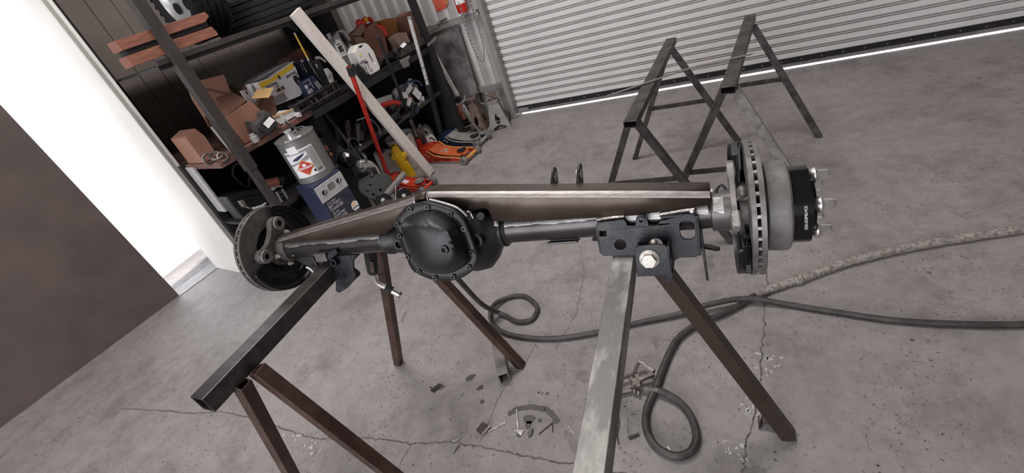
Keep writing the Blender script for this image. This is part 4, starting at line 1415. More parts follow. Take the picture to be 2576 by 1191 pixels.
part(t, 'flange', MB().cyl((.466, .024, .915), (.466, .030, .915), .0155, n=24), 'box_white')
part(t, 'core', MB().cyl((.466, -.002, .915), (.466, .032, .915), .006, n=14), 'print_grey')
single('rag', 'rusty orange rag scrap behind the white spool', 'rag', MB().ell((.495, .035, .912), .022, .018, .012, nu=10, nv=6), 'wood_red', (.495, .035, .90), RM)
single('spanner', 'steel spanner propped against the corner post', 'spanner', MB().tube([(-.020, .075, 1.075), (-.016, .07, .98), (-.012, .06, .903)], .007, 8), 'alloy', (-.016, .07, .903), RM)
t = S('hose_coil', 'coiled dull grey hose and fittings left of the corner post', 'hose', (-.10, .03, .90))
for k, (a, b, c, r) in enumerate(((-.105, .05, .935, .034), (-.085, .03, .918, .026), (-.13, .10, .93, .028))):
    rot = Matrix.Rotation(.5 + .5 * k, 3, 'X')
    part(t, 'coil', MB().tube([Vector((a, b, c)) + rot @ Vector((r * math.cos(q), r * math.sin(q), 0)) for q in [2 * PI * i / 18 for i in range(18)]], .007, 7, closed=True), 'clamp_steel')
slab('cardboard_box', 'brown carton partly hidden behind the corner post at the near bench end', 'box', [(-.125, .903), (-.035, .903), (-.028, 1.03), (-.05, 1.09), (-.125, 1.07)], .20, .40, 'cardboard', .003)
single('rod', 'black rod handle sticking out below the bench edge above the grey can', 'rod', MB().tube([(.335, -.03, .915), (.365, -.05, .865), (.398, -.075, .80)], .009, 8), 'rubber', (.36, -.05, .8), RM)
t = S('pliers', 'small pliers with a red grip on the bench edge', 'pliers', (.33, .0, .90))
part(t, 'jaw', MB().tube([(.335, .0, .905), (.352, .0, .935)], .004, 6).tube([(.372, .0, .905), (.355, .0, .938)], .004, 6), 'alloy')
part(t, 'grip', MB().tube([(.31, .02, .905), (.318, .015, .928)], .007, 7), 'wood_red')

# oil jugs and cartons, right half
t = S('oil_jug', 'silver oil jug with a big black 1 on its label, upright on the bench', 'jug', (1.17, .18, .90))
part(t, 'body', MB().prism([(1.095, .905), (1.235, .905), (1.252, 1.11), (1.225, 1.135), (1.205, 1.105), (1.185, 1.12), (1.170, 1.205), (1.195, 1.222), (1.215, 1.215), (1.240, 1.145), (1.252, 1.150), (1.238, 1.225), (1.210, 1.245), (1.160, 1.240), (1.118, 1.215), (1.092, 1.165), (1.085, 1.08)], sdz, .15, .235), 'silver_plastic', bevel=.008)
part(t, 'cap', MB().cyl((1.118, .19, 1.215), (1.112, .19, 1.250), .017, n=18), 'silver_plastic')
part(t, 'paper_label', MB().prism([(1.092, 1.165), (1.120, 1.195), (1.150, 1.190), (1.160, 1.10), (1.150, 1.075), (1.092, 1.080)], sdz, .1455, .1495), 'print_white')
part(t, 'print_block', MB().prism([(1.103, 1.150), (1.140, 1.153), (1.142, 1.108), (1.105, 1.108)], sdz, .1440, .1455), 'print_black')
part(t, 'lettering', MB().text('1', .042, (1.114, .1435, 1.113), (1, 0, 0), (0, 0, 1), .0008), 'print_white')
part(t, 'lettering', MB().text('Mobil', .017, (1.101, .1450, 1.158), (1, 0, 0), (0, 0, 1), .0008, sx=.9).text('FULL SYNTHETIC', .006, (1.099, .1450, 1.095), (1, 0, 0), (0, 0, 1), .0008), 'print_black')
t = S('oil_jug', 'large white oil jug with moulded handle at the bench front', 'jug', (1.21, .06, .90))
ro = [(1.165, .902), (1.272, .902), (1.284, .915), (1.292, 1.035), (1.282, 1.060), (1.270, 1.094), (1.245, 1.112), (1.209, 1.119), (1.175, 1.119), (1.155, 1.108), (1.125, 1.085), (1.118, 1.0), (1.150, .92)]
h1 = [(1.180, 1.102), (1.184, 1.108), (1.225, 1.103), (1.226, 1.094), (1.185, 1.092)]
h2 = [(1.232, 1.035), (1.243, 1.040), (1.250, 1.035), (1.258, .965), (1.250, .955), (1.240, .960)]
part(t, 'body', MB().prism(ro, sdz, .02, .115, [h1, h2]), 'white_plastic', bevel=.007)
part(t, 'yellow_emblem', MB().ell((1.156, .0190, 1.050), .008, .001, .010), 'box_yellow')
part(t, 'lettering', MB().text('ROTELLA', .014, (1.140, .0195, 1.005), (1, 0, -.04), (.04, 0, 1), .0012, sx=.85), 'print_black')
part(t, 'print_bar', MB().prism([(1.165, 1.0), (1.193, .997), (1.190, .986), (1.163, .989)], sdz, .017, .0195), 'print_black')
part(t, 'print_mark', MB().prism([(1.178, .925), (1.205, .940), (1.206, .932), (1.180, .918)], sdz, .017, .0195), 'print_grey')
part(t, 'print_mark', MB().prism([(1.180, .985), (1.190, .982), (1.184, .935), (1.176, .935)], sdz, .017, .0195), 'print_grey')
t = S('wire_basket', 'black wire basket with dark bottles between the two oil jugs', 'basket', (1.09, .05, .90))
for k in range(6):
    part(t, 'wire', MB().tube([(1.03 + k * .022, .0, .903), (1.02 + k * .022, -.002, 1.02)], .0022, 5), 'black_box')
for k in range(3):
    part(t, 'wire', MB().tube([(1.02, -.003, .92 + k * .045), (1.145, -.003, .915 + k * .045)], .0022, 5), 'black_box')
part(t, 'bottle', MB().lathe([(0, .02), (.09, .02), (.105, .01), (.12, .01)], (1.07, .035, .903), (0, 0, 1), 14), 'black_box')
part(t, 'bottle', MB().lathe([(0, .018), (.07, .018), (.09, .01), (.10, .01)], (1.115, .045, .903), (0, 0, 1), 14), 'black_box')
slab('cardboard_box', 'reddish brown box behind the leaning plank at mid bench', 'box', [(.90, .905), (1.10, .905), (1.12, 1.17), (1.06, 1.215), (.93, 1.19)], .50, .66, 'cardboard_dark', .003)
t = S('cardboard_box', 'wide brown carton with a slanted open lid behind the white oil jug', 'box', (1.52, .3, .90))
part(t, 'body', MB().prism([(1.40, .905), (1.63, .905), (1.70, 1.10), (1.638, 1.185), (1.50, 1.165), (1.43, 1.05)], sdz, .25, .45), 'cardboard', bevel=.003)
part(t, 'grey_flap', MB().prism([(1.337, 1.172), (1.472, 1.204), (1.532, 1.205), (1.50, 1.163), (1.43, 1.140)], lambda a, b, q: Vector((a, .235 + q + (b - 1.14) * .3, b)), 0, .004), 'cardboard_grey', bevel=.001)
part(t, 'grey_flap', MB().prism([(1.345, 1.155), (1.425, 1.135), (1.46, 1.10), (1.43, 1.03), (1.36, 1.06)], lambda a, b, q: Vector((a, .235 + q, b)), 0, .004), 'cardboard_grey', bevel=.001)
part(t, 'hand_hole', MB().prism([(1.625, 1.150), (1.633, 1.150), (1.632, 1.134), (1.624, 1.134)], sdz, .246, .249), 'cardboard_dark')
slab('cardboard_box', 'bright orange-brown carton at the far end of the bench', 'box', [(1.76, .905), (1.93, .905), (1.925, 1.049), (1.961, 1.136), (1.85, 1.160), (1.747, 1.160), (1.765, 1.081)], .32, .46, 'cardboard_orange', .003)
slab('cardboard_box', 'dark brown carton standing at the far end post of the rack', 'box', [(1.95, .905), (2.03, .905), (2.033, 1.039), (2.056, 1.132), (2.02, 1.150), (1.969, 1.134), (1.93, 1.01)], .20, .34, 'cardboard_dark', .003)
slab('cardboard_box', 'low tan carton panel resting behind the white painted poles', 'box', [(1.683, 1.030), (1.76, 1.045), (1.839, 1.021), (1.839, .93), (1.80, .905), (1.72, .905), (1.70, .968)], .16, .24, 'cardboard_grey', .002)
g = MB()
pts = [(1.49, 1.20), (1.52, 1.232), (1.56, 1.225), (1.60, 1.238), (1.64, 1.222), (1.67, 1.19), (1.685, 1.155), (1.668, 1.125), (1.635, 1.145), (1.60, 1.17), (1.56, 1.19)]
for a, b in pts:
    g.ell((a + R.uniform(-.008, .008), .30 + R.uniform(-.02, .02), b - .012), R.uniform(.020, .034), .025, R.uniform(.014, .024), Matrix.Rotation(R.uniform(0, 3), 3, 'Y'), 9, 6)
t = S('plastic_bag', 'crumpled red and yellow plastic bag on the carton', 'bag', (1.6, .3, 1.12))
part(t, 'crumple', g, 'red_bag', kind='stuff')
part(t, 'yellow_print', MB().ell((1.578, .268, 1.222), .020, .012, .018, Matrix.Rotation(.5, 3, 'Y'), 9, 6), 'yellow_plastic')
part(t, 'torn_tail', MB().loft([[Vector((a - w_, .225, b)), Vector((a + w_, .215, b)), Vector((a + w_, .22, b + .004)), Vector((a - w_, .23, b + .004))] for a, b, w_ in ((1.62, 1.155, .012), (1.655, 1.13, .016), (1.675, 1.10, .012), (1.672, 1.06, .006))]), 'red_bag')
t = S('parts_tray', 'black tray full of dark metal parts at the far bench end', 'tray', (1.68, .05, .90))
part(t, 'front_wall', MB().prism([(1.50, .905), (1.835, .905), (1.835, .955), (1.80, .962), (1.54, .955)], sdz, -.008, .0), 'dark_steel', bevel=.002)
part(t, 'base', MB().box((1.67, .10, .907), (.33, .20, .006)), 'black_box')
part(t, 'paper_scrap', MB().prism([(1.58, .975), (1.65, .985), (1.655, .965), (1.585, .955)], lambda a, b, q: Vector((a, .01 + q + (b - .95), b)), 0, .002), 'label_white')
for k in range(8):
    s_ = 1.40 + k * .05
    part(t, 'metal_part', MB().box((s_, .12 + R.uniform(-.03, .05), .93), (.07, .04, .045), Matrix.Rotation(R.uniform(-.6, .6), 3, 'Y') @ Matrix.Rotation(R.uniform(0, 1), 3, 'Z')), R.choice(['dark_steel', 'black_box', 'cast_hub', 'black_box']), bevel=.003)
single('curved_guard', 'curved dark metal guard lying behind the black bar', 'guard', MB().loft([[Vector((1.29 + .04 * k, d_, .905 + .05 * math.sin(k * .6 + .3) + q)) for d_, q in ((.02, 0), (.16, 0), (.16, .004), (.02, .004))] for k in range(6)]), 'dark_steel', (1.5, .1, .905), RM)
slab('angle_bracket', 'grey drilled bracket hanging from the bench front below the tray', 'bracket', [(1.450, .90), (1.575, .895), (1.574, .886), (1.540, .870), (1.532, .825), (1.462, .832), (1.452, .870)], -.035, -.028, 'stand_grey', .003)
slab('hook_bracket', 'small grey hook bracket at the far bench corner', 'bracket', [(1.80, .905), (1.90, .912), (1.925, .925), (1.93, .915), (1.90, .895), (1.80, .885)], -.06, -.045, 'stand_grey', .003)

# ---- under the bench
t = S('black_bumper_part', 'black plastic trim piece lying on the near lower shelf', 'car part', (-.02, .3, .48))
part(t, 'shell', MB().prism([(-.137, .668), (-.06, .660), (.08, .597), (.10, .50), (.03, .482), (-.13, .482), (-.137, .595)], sdz, .21, .34), 'black_box', bevel=.01)
part(t, 'ridge', MB().tube(spline([(-.13, .21, .62), (-.05, .205, .60), (.04, .205, .555), (.09, .21, .50)], 5), .010, 8), 'black_box')
t = S('spring_hose', 'thin steel spring hose with a block end hanging off the lower shelf', 'hose', (-.08, .06, .50))
part(t, 'block_end', MB().prism([(-.146, .650), (-.123, .646), (-.128, .608), (-.145, .605)], sdz, .05, .09), 'clamp_steel', bevel=.003)
cs = spline([(-.135, .06, .606), (-.128, .05, .590), (-.115, .045, .577), (-.085, .045, .565), (-.05, .045, .556), (-.011, .05, .555)], 6)
part(t, 'hose', MB().tube(cs, .005, 7), 'clamp_steel')
part(t, 'coil_spring', MB().tube([cs[12 + int(i / 9)] .lerp(cs[13 + int(i / 9)], (i % 9) / 9) + Vector((0, .0075 * math.cos(i * 1.5), .0075 * math.sin(i * 1.5))) for i in range(140)], .0013, 4), 'alloy')
t = S('fire_bottle', 'dark bottle with an orange label lying on the lower shelf', 'bottle', (.19, .25, .50))
part(t, 'body', MB().cyl((.10, .27, .600), (.232, .25, .560), .032, n=20), 'black_box', bevel=.004)
part(t, 'orange_label', MB().cyl((.13, .265, .591), (.215, .253, .565), .0328, n=20, caps=False), 'wood_red')
part(t, 'dome', MB().ell((.240, .25, .557), .034, .034, .034, nu=16, nv=10), 'black_box')
t = S('channel_bracket', 'small black channel bracket with bright edges on the shelf edge', 'bracket', (.10, .08, .48))
part(t, 'web', MB().prism([(.083, .568), (.126, .562), (.124, .490), (.078, .495)], sdz, .08, .086), 'black_box', bevel=.001)
for a, b in (((.083, .075, .568), (.078, .075, .492)), ((.126, .075, .562), (.124, .075, .488))):
    part(t, 'flange', MB().bar(a, b, .014, .004, up=(0, 1, 0)), 'label_grey')
for a, b in ((.106, .55), (.104, .52)):
    part(t, 'screw', MB().cyl((a, .080, b), (a, .077, b), .004, n=8), 'label_grey')
t = S('grounding_clamp', 'grey spring clamp lying above the channel bracket', 'clamp', (.12, .15, .55))
part(t, 'jaw', MB().prism([(.093, .584), (.124, .583), (.126, .560), (.100, .562)], sdz, .14, .16), 'label_grey', bevel=.003)
part(t, 'handle', MB().tube([(.115, .15, .572), (.145, .15, .568), (.175, .15, .552)], .006, 7), 'label_grey')
single('belt', 'black loop of belt hanging in the dark under the near bench', 'belt', MB().tube(spline([(.10, .5, .70), (.096, .5, .66), (.115, .5, .59), (.14, .5, .573), (.172, .5, .61), (.205, .5, .64), (.20, .5, .70), (.15, .5, .74)], 6, True), .008, 7, closed=True), 'rubber', (.15, .5, .573), RM)
single('grey_hose', 'thin grey hose hanging beside the battery charger', 'hose', MB().tube(spline([(.275, .02, .82), (.262, .0, .70), (.265, -.02, .60), (.285, -.02, .52), (.305, .0, .484)], 6), .005, 7), 'rubber', (.27, 0, .48), RM)
t = S('parts_carton', 'small printed carton with orange panel behind the grey can', 'box', (.575, .14, .48))
part(t, 'body', MB().prism([(.535, .482), (.60, .482), (.60, .66), (.596, .69), (.551, .715), (.54, .60)], sdz, .10, .19), 'black_box', bevel=.002)
part(t, 'orange_panel', MB().prism([(.568, .640), (.592, .63), (.590, .59), (.57, .60)], sdz, .0965, .0995), 'wood_red')
part(t, 'orange_panel', MB().prism([(.577, .575), (.598, .572), (.596, .545), (.58, .55)], sdz, .0965, .0995), 'cardboard_orange')
heap = [('elbow', .84, .22, 'clamp_steel', 'bright grey elbow fitting at the near end of the dark heap under the bench'), ('elbow', .93, .30, 'cast_hub', 'tall bent pipe elbow in the middle of the dark heap under the bench'),
        ('elbow', 1.02, .24, 'dark_steel', 'dark bent pipe elbow at the far end of the dark heap under the bench'), ('pipe', .86, .36, 'dark_steel', 'dark open pipe piece at the back near end of the heap under the bench'),
        ('pipe', .98, .36, 'clamp_steel', 'grey open pipe piece at the back far end of the heap under the bench'), ('pipe', .90, .16, 'cast_hub', 'short grey pipe piece at the front of the heap under the bench'),
        ('casting', .80, .28, 'dark_steel', 'flat round dark casting at the near edge of the heap under the bench'), ('casting', .95, .20, 'cast_hub', 'flat grey casting with a hole at the front of the heap under the bench'), ('casting', 1.08, .30, 'dark_steel', 'flat dark casting leaning at the far edge of the heap under the bench')]
for kind, s_, d_, mm, lab in heap:
    z_ = .482
    if kind == 'elbow':
        g = MB().tube(spline([(s_, d_, z_ + .014), (s_ + .03, d_, z_ + .06), (s_ + .075, d_ + .01, z_ + .10 + .06 * R.random())], 5), .014, 9)
    elif kind == 'pipe':
        g = MB().ring((s_, d_, z_ + .02), (s_ + .07, d_ + .02, z_ + .13), .024, .017, 16)
    else:
        r_c = .045 + .015 * R.random()
        g = MB().prism(circ(0, 0, r_c, 11), lambda a, b, q: Vector((s_ + a, d_ + q + .3 * b, z_ + r_c + b)), 0, .02, [circ(0, 0, .014, 8)])
    single({'elbow': 'elbow_fitting', 'pipe': 'pipe_piece', 'casting': 'flat_casting'}[kind], lab, {'elbow': 'fitting', 'pipe': 'pipe', 'casting': 'casting'}[kind], g, mm, (s_, d_, .48), RM, bevel=.001 if kind == 'casting' else 0, group='metal parts heaped on the lower shelf')
t = S('white_hose', 'thin pale hose drooping from the dark heap under the bench', 'hose', (1.02, .05, .49))
part(t, 'hose', MB().tube(spline([(.92, .10, .66), (.99, .06, .645), (1.03, .05, .58), (1.035, .045, .52), (1.02, .045, .485)], 6), .0045, 7), 'label_grey')
t = S('cable_ring', 'black hoop of cable with a knotted end under the bench', 'cable', (.74, .0, .49))
part(t, 'hoop', MB().tube(spline([(.685, .02, .515), (.700, .02, .575), (.735, .02, .600), (.775, .02, .580), (.790, .02, .535), (.770, .02, .495), (.72, .02, .490)], 6, True), .0065, 7, closed=True), 'rubber')
part(t, 'knot', MB().ell((.789, .015, .52), .010, .008, .012, nu=8, nv=6), 'label_grey')

t = S('rag_bag', 'overstuffed bag of newspaper and rags on the far lower shelf', 'bag', (1.54, .18, .48))
g = MB()
for k in range(12):
    a, b = 1.42 + .26 * R.random(), .50 + .15 * R.random()
    g.ell((a, .17 + .08 * R.random(), b), R.uniform(.05, .08), .05, R.uniform(.03, .05), Matrix.Rotation(R.uniform(-.8, .8), 3, 'Y'), 9, 6)
part(t, 'stuffing', g, 'rag', kind='stuff')
for k, (a, b, w_, h_, ro_, mm) in enumerate(((1.47, .62, .07, .05, .3, 'label_white'), (1.55, .64, .08, .04, -.3, 'label_white'), (1.62, .57, .07, .09, -.5, 'label_white'), (1.50, .55, .05, .07, .6, 'print_white'), (1.53, .585, .03, .07, -.35, 'wood_red'), (1.66, .50, .05, .06, .4, 'label_white'), (1.44, .57, .05, .04, -.2, 'label_grey'), (1.58, .615, .06, .03, .1, 'label_grey'))):
    rot = Matrix.Rotation(ro_, 3, 'Y')
    part(t, 'newspaper_sheet', MB().box((a, .095 + .004 * k, b), (w_, .006, h_), rot), mm, bevel=.001)
part(t, 'blue_rim', MB().tube(spline([(1.38, .10, .60), (1.42, .09, .655), (1.50, .09, .685), (1.58, .10, .69), (1.68, .10, .655), (1.72, .11, .60)], 5), .010, 7), 'rag_blue')
t = S('white_reel', 'round white plastic reel standing on the rag bag', 'reel', (1.62, .14, .66))
part(t, 'disc', MB().cyl((1.615, .12, .672), (1.615, .128, .674), .034, n=24), 'box_white', bevel=.002)
part(t, 'hole', MB().cyl((1.615, .117, .672), (1.615, .121, .672), .006, n=10), 'hole_black')
slab('switch_box', 'white plastic box with two small holes left of the rag bag', 'box', [(1.226, .640), (1.24, .700), (1.371, .675), (1.358, .630), (1.34, .600), (1.24, .61)], .12, .17, 'white_plastic', .006)
t = S('power_drill', 'orange and black tool lying below the white plastic box', 'power tool', (1.28, .1, .56))
part(t, 'body', MB().tube([(1.19, .09, .655), (1.26, .09, .635), (1.33, .09, .615), (1.375, .09, .590)], [.016, .024, .026, .02], 12), 'hazard_red', angle=60)
part(t, 'grip', MB().tube([(1.32, .09, .61), (1.30, .08, .56), (1.30, .08, .482)], .018, 10), 'black_box')
slab('cardboard_box', 'narrow pinkish carton on edge behind the plank under the bench', 'box', [(1.205, .482), (1.25, .482), (1.275, .619), (1.229, .631), (1.207, .55)], .13, .20, 'cardboard_grey', .002)
for k, (a, b, r, l, lab) in enumerate(((1.25, .53, .038, .13, 'dark plastic bottle lying left of the round-ended black tool'), (1.30, .60, .03, .10, 'dark cylinder lying over the dark plastic bottle'))):
    single('dark_bottle', lab, 'bottle', MB().lathe([(0, r), (l * .7, r), (l * .85, r * .5), (l, r * .5)], (a - .06, .08, b - .01), (1, .1, .1), 18), 'black_box', (a, .08, .48), RM)
t = S('round_ended_tool', 'black tool with two shiny round knobs beside the lettered black handle', 'tool', (1.36, -.04, .49))
part(t, 'shaft', MB().cyl((1.37, -.05, .556), (1.325, -.05, .490), .018, n=16), 'anodised_black')
part(t, 'knob', MB().ell((1.375, -.05, .560), .022, .022, .022, nu=16, nv=10), 'anodised_black')
part(t, 'knob', MB().ell((1.412, -.04, .552), .020, .020, .020, nu=16, nv=10), 'cast_black')
single('blue_rag', 'dark blue rag beside the round-ended black tool', 'rag', MB().ell((1.415, -.02, .515), .035, .02, .045, Matrix.Rotation(.4, 3, 'Y'), 10, 7), 'rag_blue', (1.415, -.02, .48), RM)
single('dark_fitting', 'knobbly dark fitting right of the blue rag', 'fitting', MB().ell((1.47, -.03, .525), .03, .02, .022, None, 10, 7).ell((1.50, -.03, .535), .018, .016, .018, None, 10, 7), 'cast_hub', (1.47, -.03, .48), RM)


# ------------------------------------------------------------------ floor along the rack
# battery charger (own frame: x along the front face, y into it, z up)
CM = Matrix.Rotation(math.radians(77), 4, 'Z')
CM.translation = Vector((-2.316, 1.863, 0))
CM = CM @ Matrix.Diagonal((1.09, 1.09, 1.02, 1))
CW, CD, CH = .205, .175, .555
t = thing('battery_charger', 'blue upright battery charger with white lettering in front of the rack', 'charger', (CW / 2, CD / 2, 0), CM)
g = MB().box((CW / 2, CD / 2, CH / 2 + .01), (CW, CD, CH - .02))
part(t, 'case', g, 'charger_blue', bevel=.004)
part(t, 'front_panel', MB().box((CW / 2, -.001, .255), (CW - .006, .004, .36)), 'charger_front', bevel=.001)
pp = part(t, 'control_panel', MB().box((CW / 2, -.002, .488), (CW - .006, .005, .108)), 'charger_panel', bevel=.001)
for a, b in ((.045, .488), (.160, .498)):
    o = part(t, 'dial', MB().lathe([(0, .0155), (.006, .0150), (.007, .013)], (a, -.004, b), (0, -1, 0), 24), 'print_black', under=pp)
    part(t, 'pointer', MB().box((a + .004, -.0135, b + .002), (.005, .006, .026), Matrix.Rotation(.5, 3, 'Y')), 'print_grey', under=pp, bevel=.001)
part(t, 'meter_frame', MB().box((.104, -.005, .497), (.042, .004, .034)), 'print_black', under=pp, bevel=.001)
part(t, 'meter', MB().box((.104, -.0078, .497), (.035, .002, .027)), 'gauge', under=pp)
part(t, 'meter_needle', MB().bar((.098, -.0092, .487), (.110, -.0092, .506), .001, .0008), 'print_black', under=pp)
g = MB()
for body, size, x, z in (('6/12 VOLT', .019, .022, .408), ('BATTERY', .028, .020, .382), ('CHARGER', .028, .020, .357), ('450 AMP', .017, .022, .335), ('STARTER/', .026, .020, .310), ('BOOSTER', .026, .020, .285)):
    g.text(body, size, (x, -.0032, z), (1, 0, 0), (0, 0, 1), .0006, sx=.76)
part(t, 'lettering', g, 'print_white', 'white printed lettering')
hx = [(.148, .292), (.156, .320), (.180, .330), (.200, .318), (.200, .292), (.192, .268), (.158, .268)]
cmap = lambda a, b, q: Vector((a, q, b))
em = part(t, 'emblem', MB().prism(hx, cmap, -.0045, -.003), 'print_white')
part(t, 'emblem_band', MB().prism([(.158, .312), (.178, .324), (.190, .319), (.160, .303)], cmap, -.0055, -.0046), 'hazard_orange', under=em)
part(t, 'lettering', MB().text('NAPA', .020, (.152, -.0050, .282), (1, 0, 0), (0, 0, 1), .0006, sx=.78), 'charger_blue', under=em)
for k in range(4):
    part(t, 'vent_slot', MB().box((-.001, .085, .285 - k * .016), (.004, .085, .007)), 'vent', bevel=.001)
for a, b in ((.012, .30), (.160, .30), (.012, .52), (.165, .515), (.02, .24)):
    part(t, 'rivet', MB().cyl((.0, a, b), (-.0025, a, b), .0025, n=8), 'vent')
for a in (.02, CW - .02):
    part(t, 'foot', MB().box((a, CD / 2, .005), (.02, CD - .02, .012)), 'rubber')

# grey can on the charger
CH *= 1.02
cc = Vector((-2.418, 2.036, CH))
t = thing('solvent_can', 'grey round metal solvent can with red flammable diamond label, on the battery charger', 'can', cc)
RC, HC = .122, .285
part(t, 'body', MB().lathe([(0, RC - .003), (.003, RC), (HC - .012, RC), (HC - .008, RC + .003), (HC, RC + .003), (HC + .001, RC - .002), (HC - .008, RC - .004), (HC - .008, 0)], cc, (0, 0, 1), 56, caps=False), 'can_grey')
# vertical axis angle facing the camera
fa = math.atan2(-cc.y, -cc.x)


def canmap(off=.0008):
    return lambda a, b, q: cc + Vector(((RC + off + q) * math.cos(fa + a / RC), (RC + off + q) * math.sin(fa + a / RC), b))


def canpatch(name, poly, off, ma, under=None, steps=1):
    # finely cut so that the label follows the can
    xs = [p[0] for p in poly]
    g = MB()
    a0, a1 = min(xs), max(xs)
    nseg = max(2, int((a1 - a0) / .008))
    for i in range(nseg):
        x0, x1 = a0 + (a1 - a0) * i / nseg, a0 + (a1 - a0) * (i + 1) / nseg

        def cut(x):
            ys = []
            for k in range(len(poly)):
                (ax_, ay), (bx, by) = poly[k], poly[(k + 1) % len(poly)]
                if min(ax_, bx) - 1e-9 <= x <= max(ax_, bx) + 1e-9:
                    ys += [ay, by] if abs(ax_ - bx) < 1e-9 else [ay + (by - ay) * (x - ax_) / (bx - ax_)]
            return min(ys), max(ys)
        l0, h0 = cut(x0)
        l1, h1_ = cut(x1)
        f = canmap(off)
        g.add([f(x0, l0, 0), f(x1, l1, 0), f(x1, h1_, 0), f(x0, h0, 0)], [(0, 1, 2, 3)])
    return part(t, name, g, ma, angle=60, under=under)


def cantext(body, size, x, z, ma, under, off=.0030, sx=.8, rot=0.0):
    vs, fs = text_mesh(body, size, 'CENTER', 0.0)
    f = canmap(off)
    c_, s_ = math.cos(rot), math.sin(rot)
    g = MB()
    for dx, dy in ((0, 0), (size * .04, 0), (0, size * .04)):
        g.add([f(x + (vx * sx + dx) * c_ - (vy + dy) * s_, z + (vx * sx + dx) * s_ + (vy + dy) * c_, 0) for vx, vy in vs], fs)
    return part(t, 'lettering', g, ma, under=under)


lab = canpatch('paper_label', [(-.125, .045), (.062, .045), (.062, .222), (-.125, .222)], .0006, 'label_white')
canpatch('grey_panel', [(.012, .050), (.058, .050), (.058, .215), (.012, .200)], .0012, 'label_grey', lab)
canpatch('grey_panel', [(-.125, .140), (-.06, .152), (.010, .178), (.010, .150), (-.125, .128)], .0012, 'label_grey', lab)
canpatch('navy_swoosh', [(-.095, .163), (-.06, .160), (-.02, .176), (.0, .192), (-.04, .187), (-.08, .174)], .0016, 'print_navy', lab)
canpatch('top_band', [(-.125, .198), (.058, .198), (.058, .214), (-.125, .214)], .0016, 'label_grey', lab)
canpatch('stock_sticker', [(-.090, .205), (-.030, .205), (-.030, .250), (-.090, .250)], .0020, 'label_white', lab)
dm = (-.040, .105)
dd = canpatch('hazard_diamond', [(dm[0] - .055, dm[1]), (dm[0], dm[1] - .055), (dm[0] + .055, dm[1]), (dm[0], dm[1] + .055)], .0014, 'hazard_orange', lab)
canpatch('hazard_diamond', [(dm[0] - .049, dm[1]), (dm[0], dm[1] - .049), (dm[0] + .049, dm[1]), (dm[0], dm[1] + .049)], .0019, 'hazard_red', lab)
canpatch('white_band', [(dm[0] - .043, dm[1] - .006), (dm[0] + .043, dm[1] - .006), (dm[0] + .043, dm[1] + .006), (dm[0] - .043, dm[1] + .006)], .0024, 'label_white', lab)
cantext('FLAMMABLE LIQUID', .010, dm[0], dm[1] - .0035, 'hazard_red', lab, .0029, .88)
canpatch('flame', [(dm[0] - .011, dm[1] + .009), (dm[0] + .010, dm[1] + .009), (dm[0] + .014, dm[1] + .018), (dm[0] + .0095, dm[1] + .030), (dm[0] + .006, dm[1] + .022), (dm[0] + .001, dm[1] + .041), (dm[0] - .005, dm[1] + .026), (dm[0] - .0095, dm[1] + .033), (dm[0] - .014, dm[1] + .018)], .0024, 'label_white', lab)
cantext('3', .011, dm[0], dm[1] - .040, 'label_white', lab, .0026)
for k in range(5):
    canpatch('barcode_bar', [(.026 + k * .005, .058), (.0285 + k * .005, .058), (.0285 + k * .005, .072), (.026 + k * .005, .072)], .0020, 'print_black', lab)
for k in range(3):
    canpatch('printed_row', [(.018, .180 - k * .028), (.052, .180 - k * .028), (.052, .198 - k * .028), (.018, .198 - k * .028)], .0018, 'print_grey', lab)
canpatch('small_symbol', [(-.002, .062), (.010, .062), (.010, .078), (-.002, .078)], .0022, 'print_black', lab)
canpatch('small_symbol', [(.000, .090), (.008, .090), (.008, .096), (.000, .096)], .0022, 'print_black', lab)
sp0 = cc + Vector((.035, -.055, HC - .008))
part(t, 'spout', MB().lathe([(0, .036), (.006, .036), (.007, .024), (.022, .021), (.040, .019), (.052, .022), (.055, .026), (.058, .026), (.060, .02)], sp0, (0, 0, 1), 28), 'alloy')
part(t, 'top_label', MB().box(cc + Vector((.045, -.06, HC - .006)), (.10, .05, .002), Matrix.Rotation(.8, 3, 'Z')), 'label_white')
part(t, 'handle', MB().tube(spline([cc + Vector((-.05, .06, HC - .006)), cc + Vector((-.02, .05, HC + .02)), cc + Vector((.03, .07, HC + .02)), cc + Vector((.05, .075, HC - .006))], 5), .003, 6), 'can_grey')


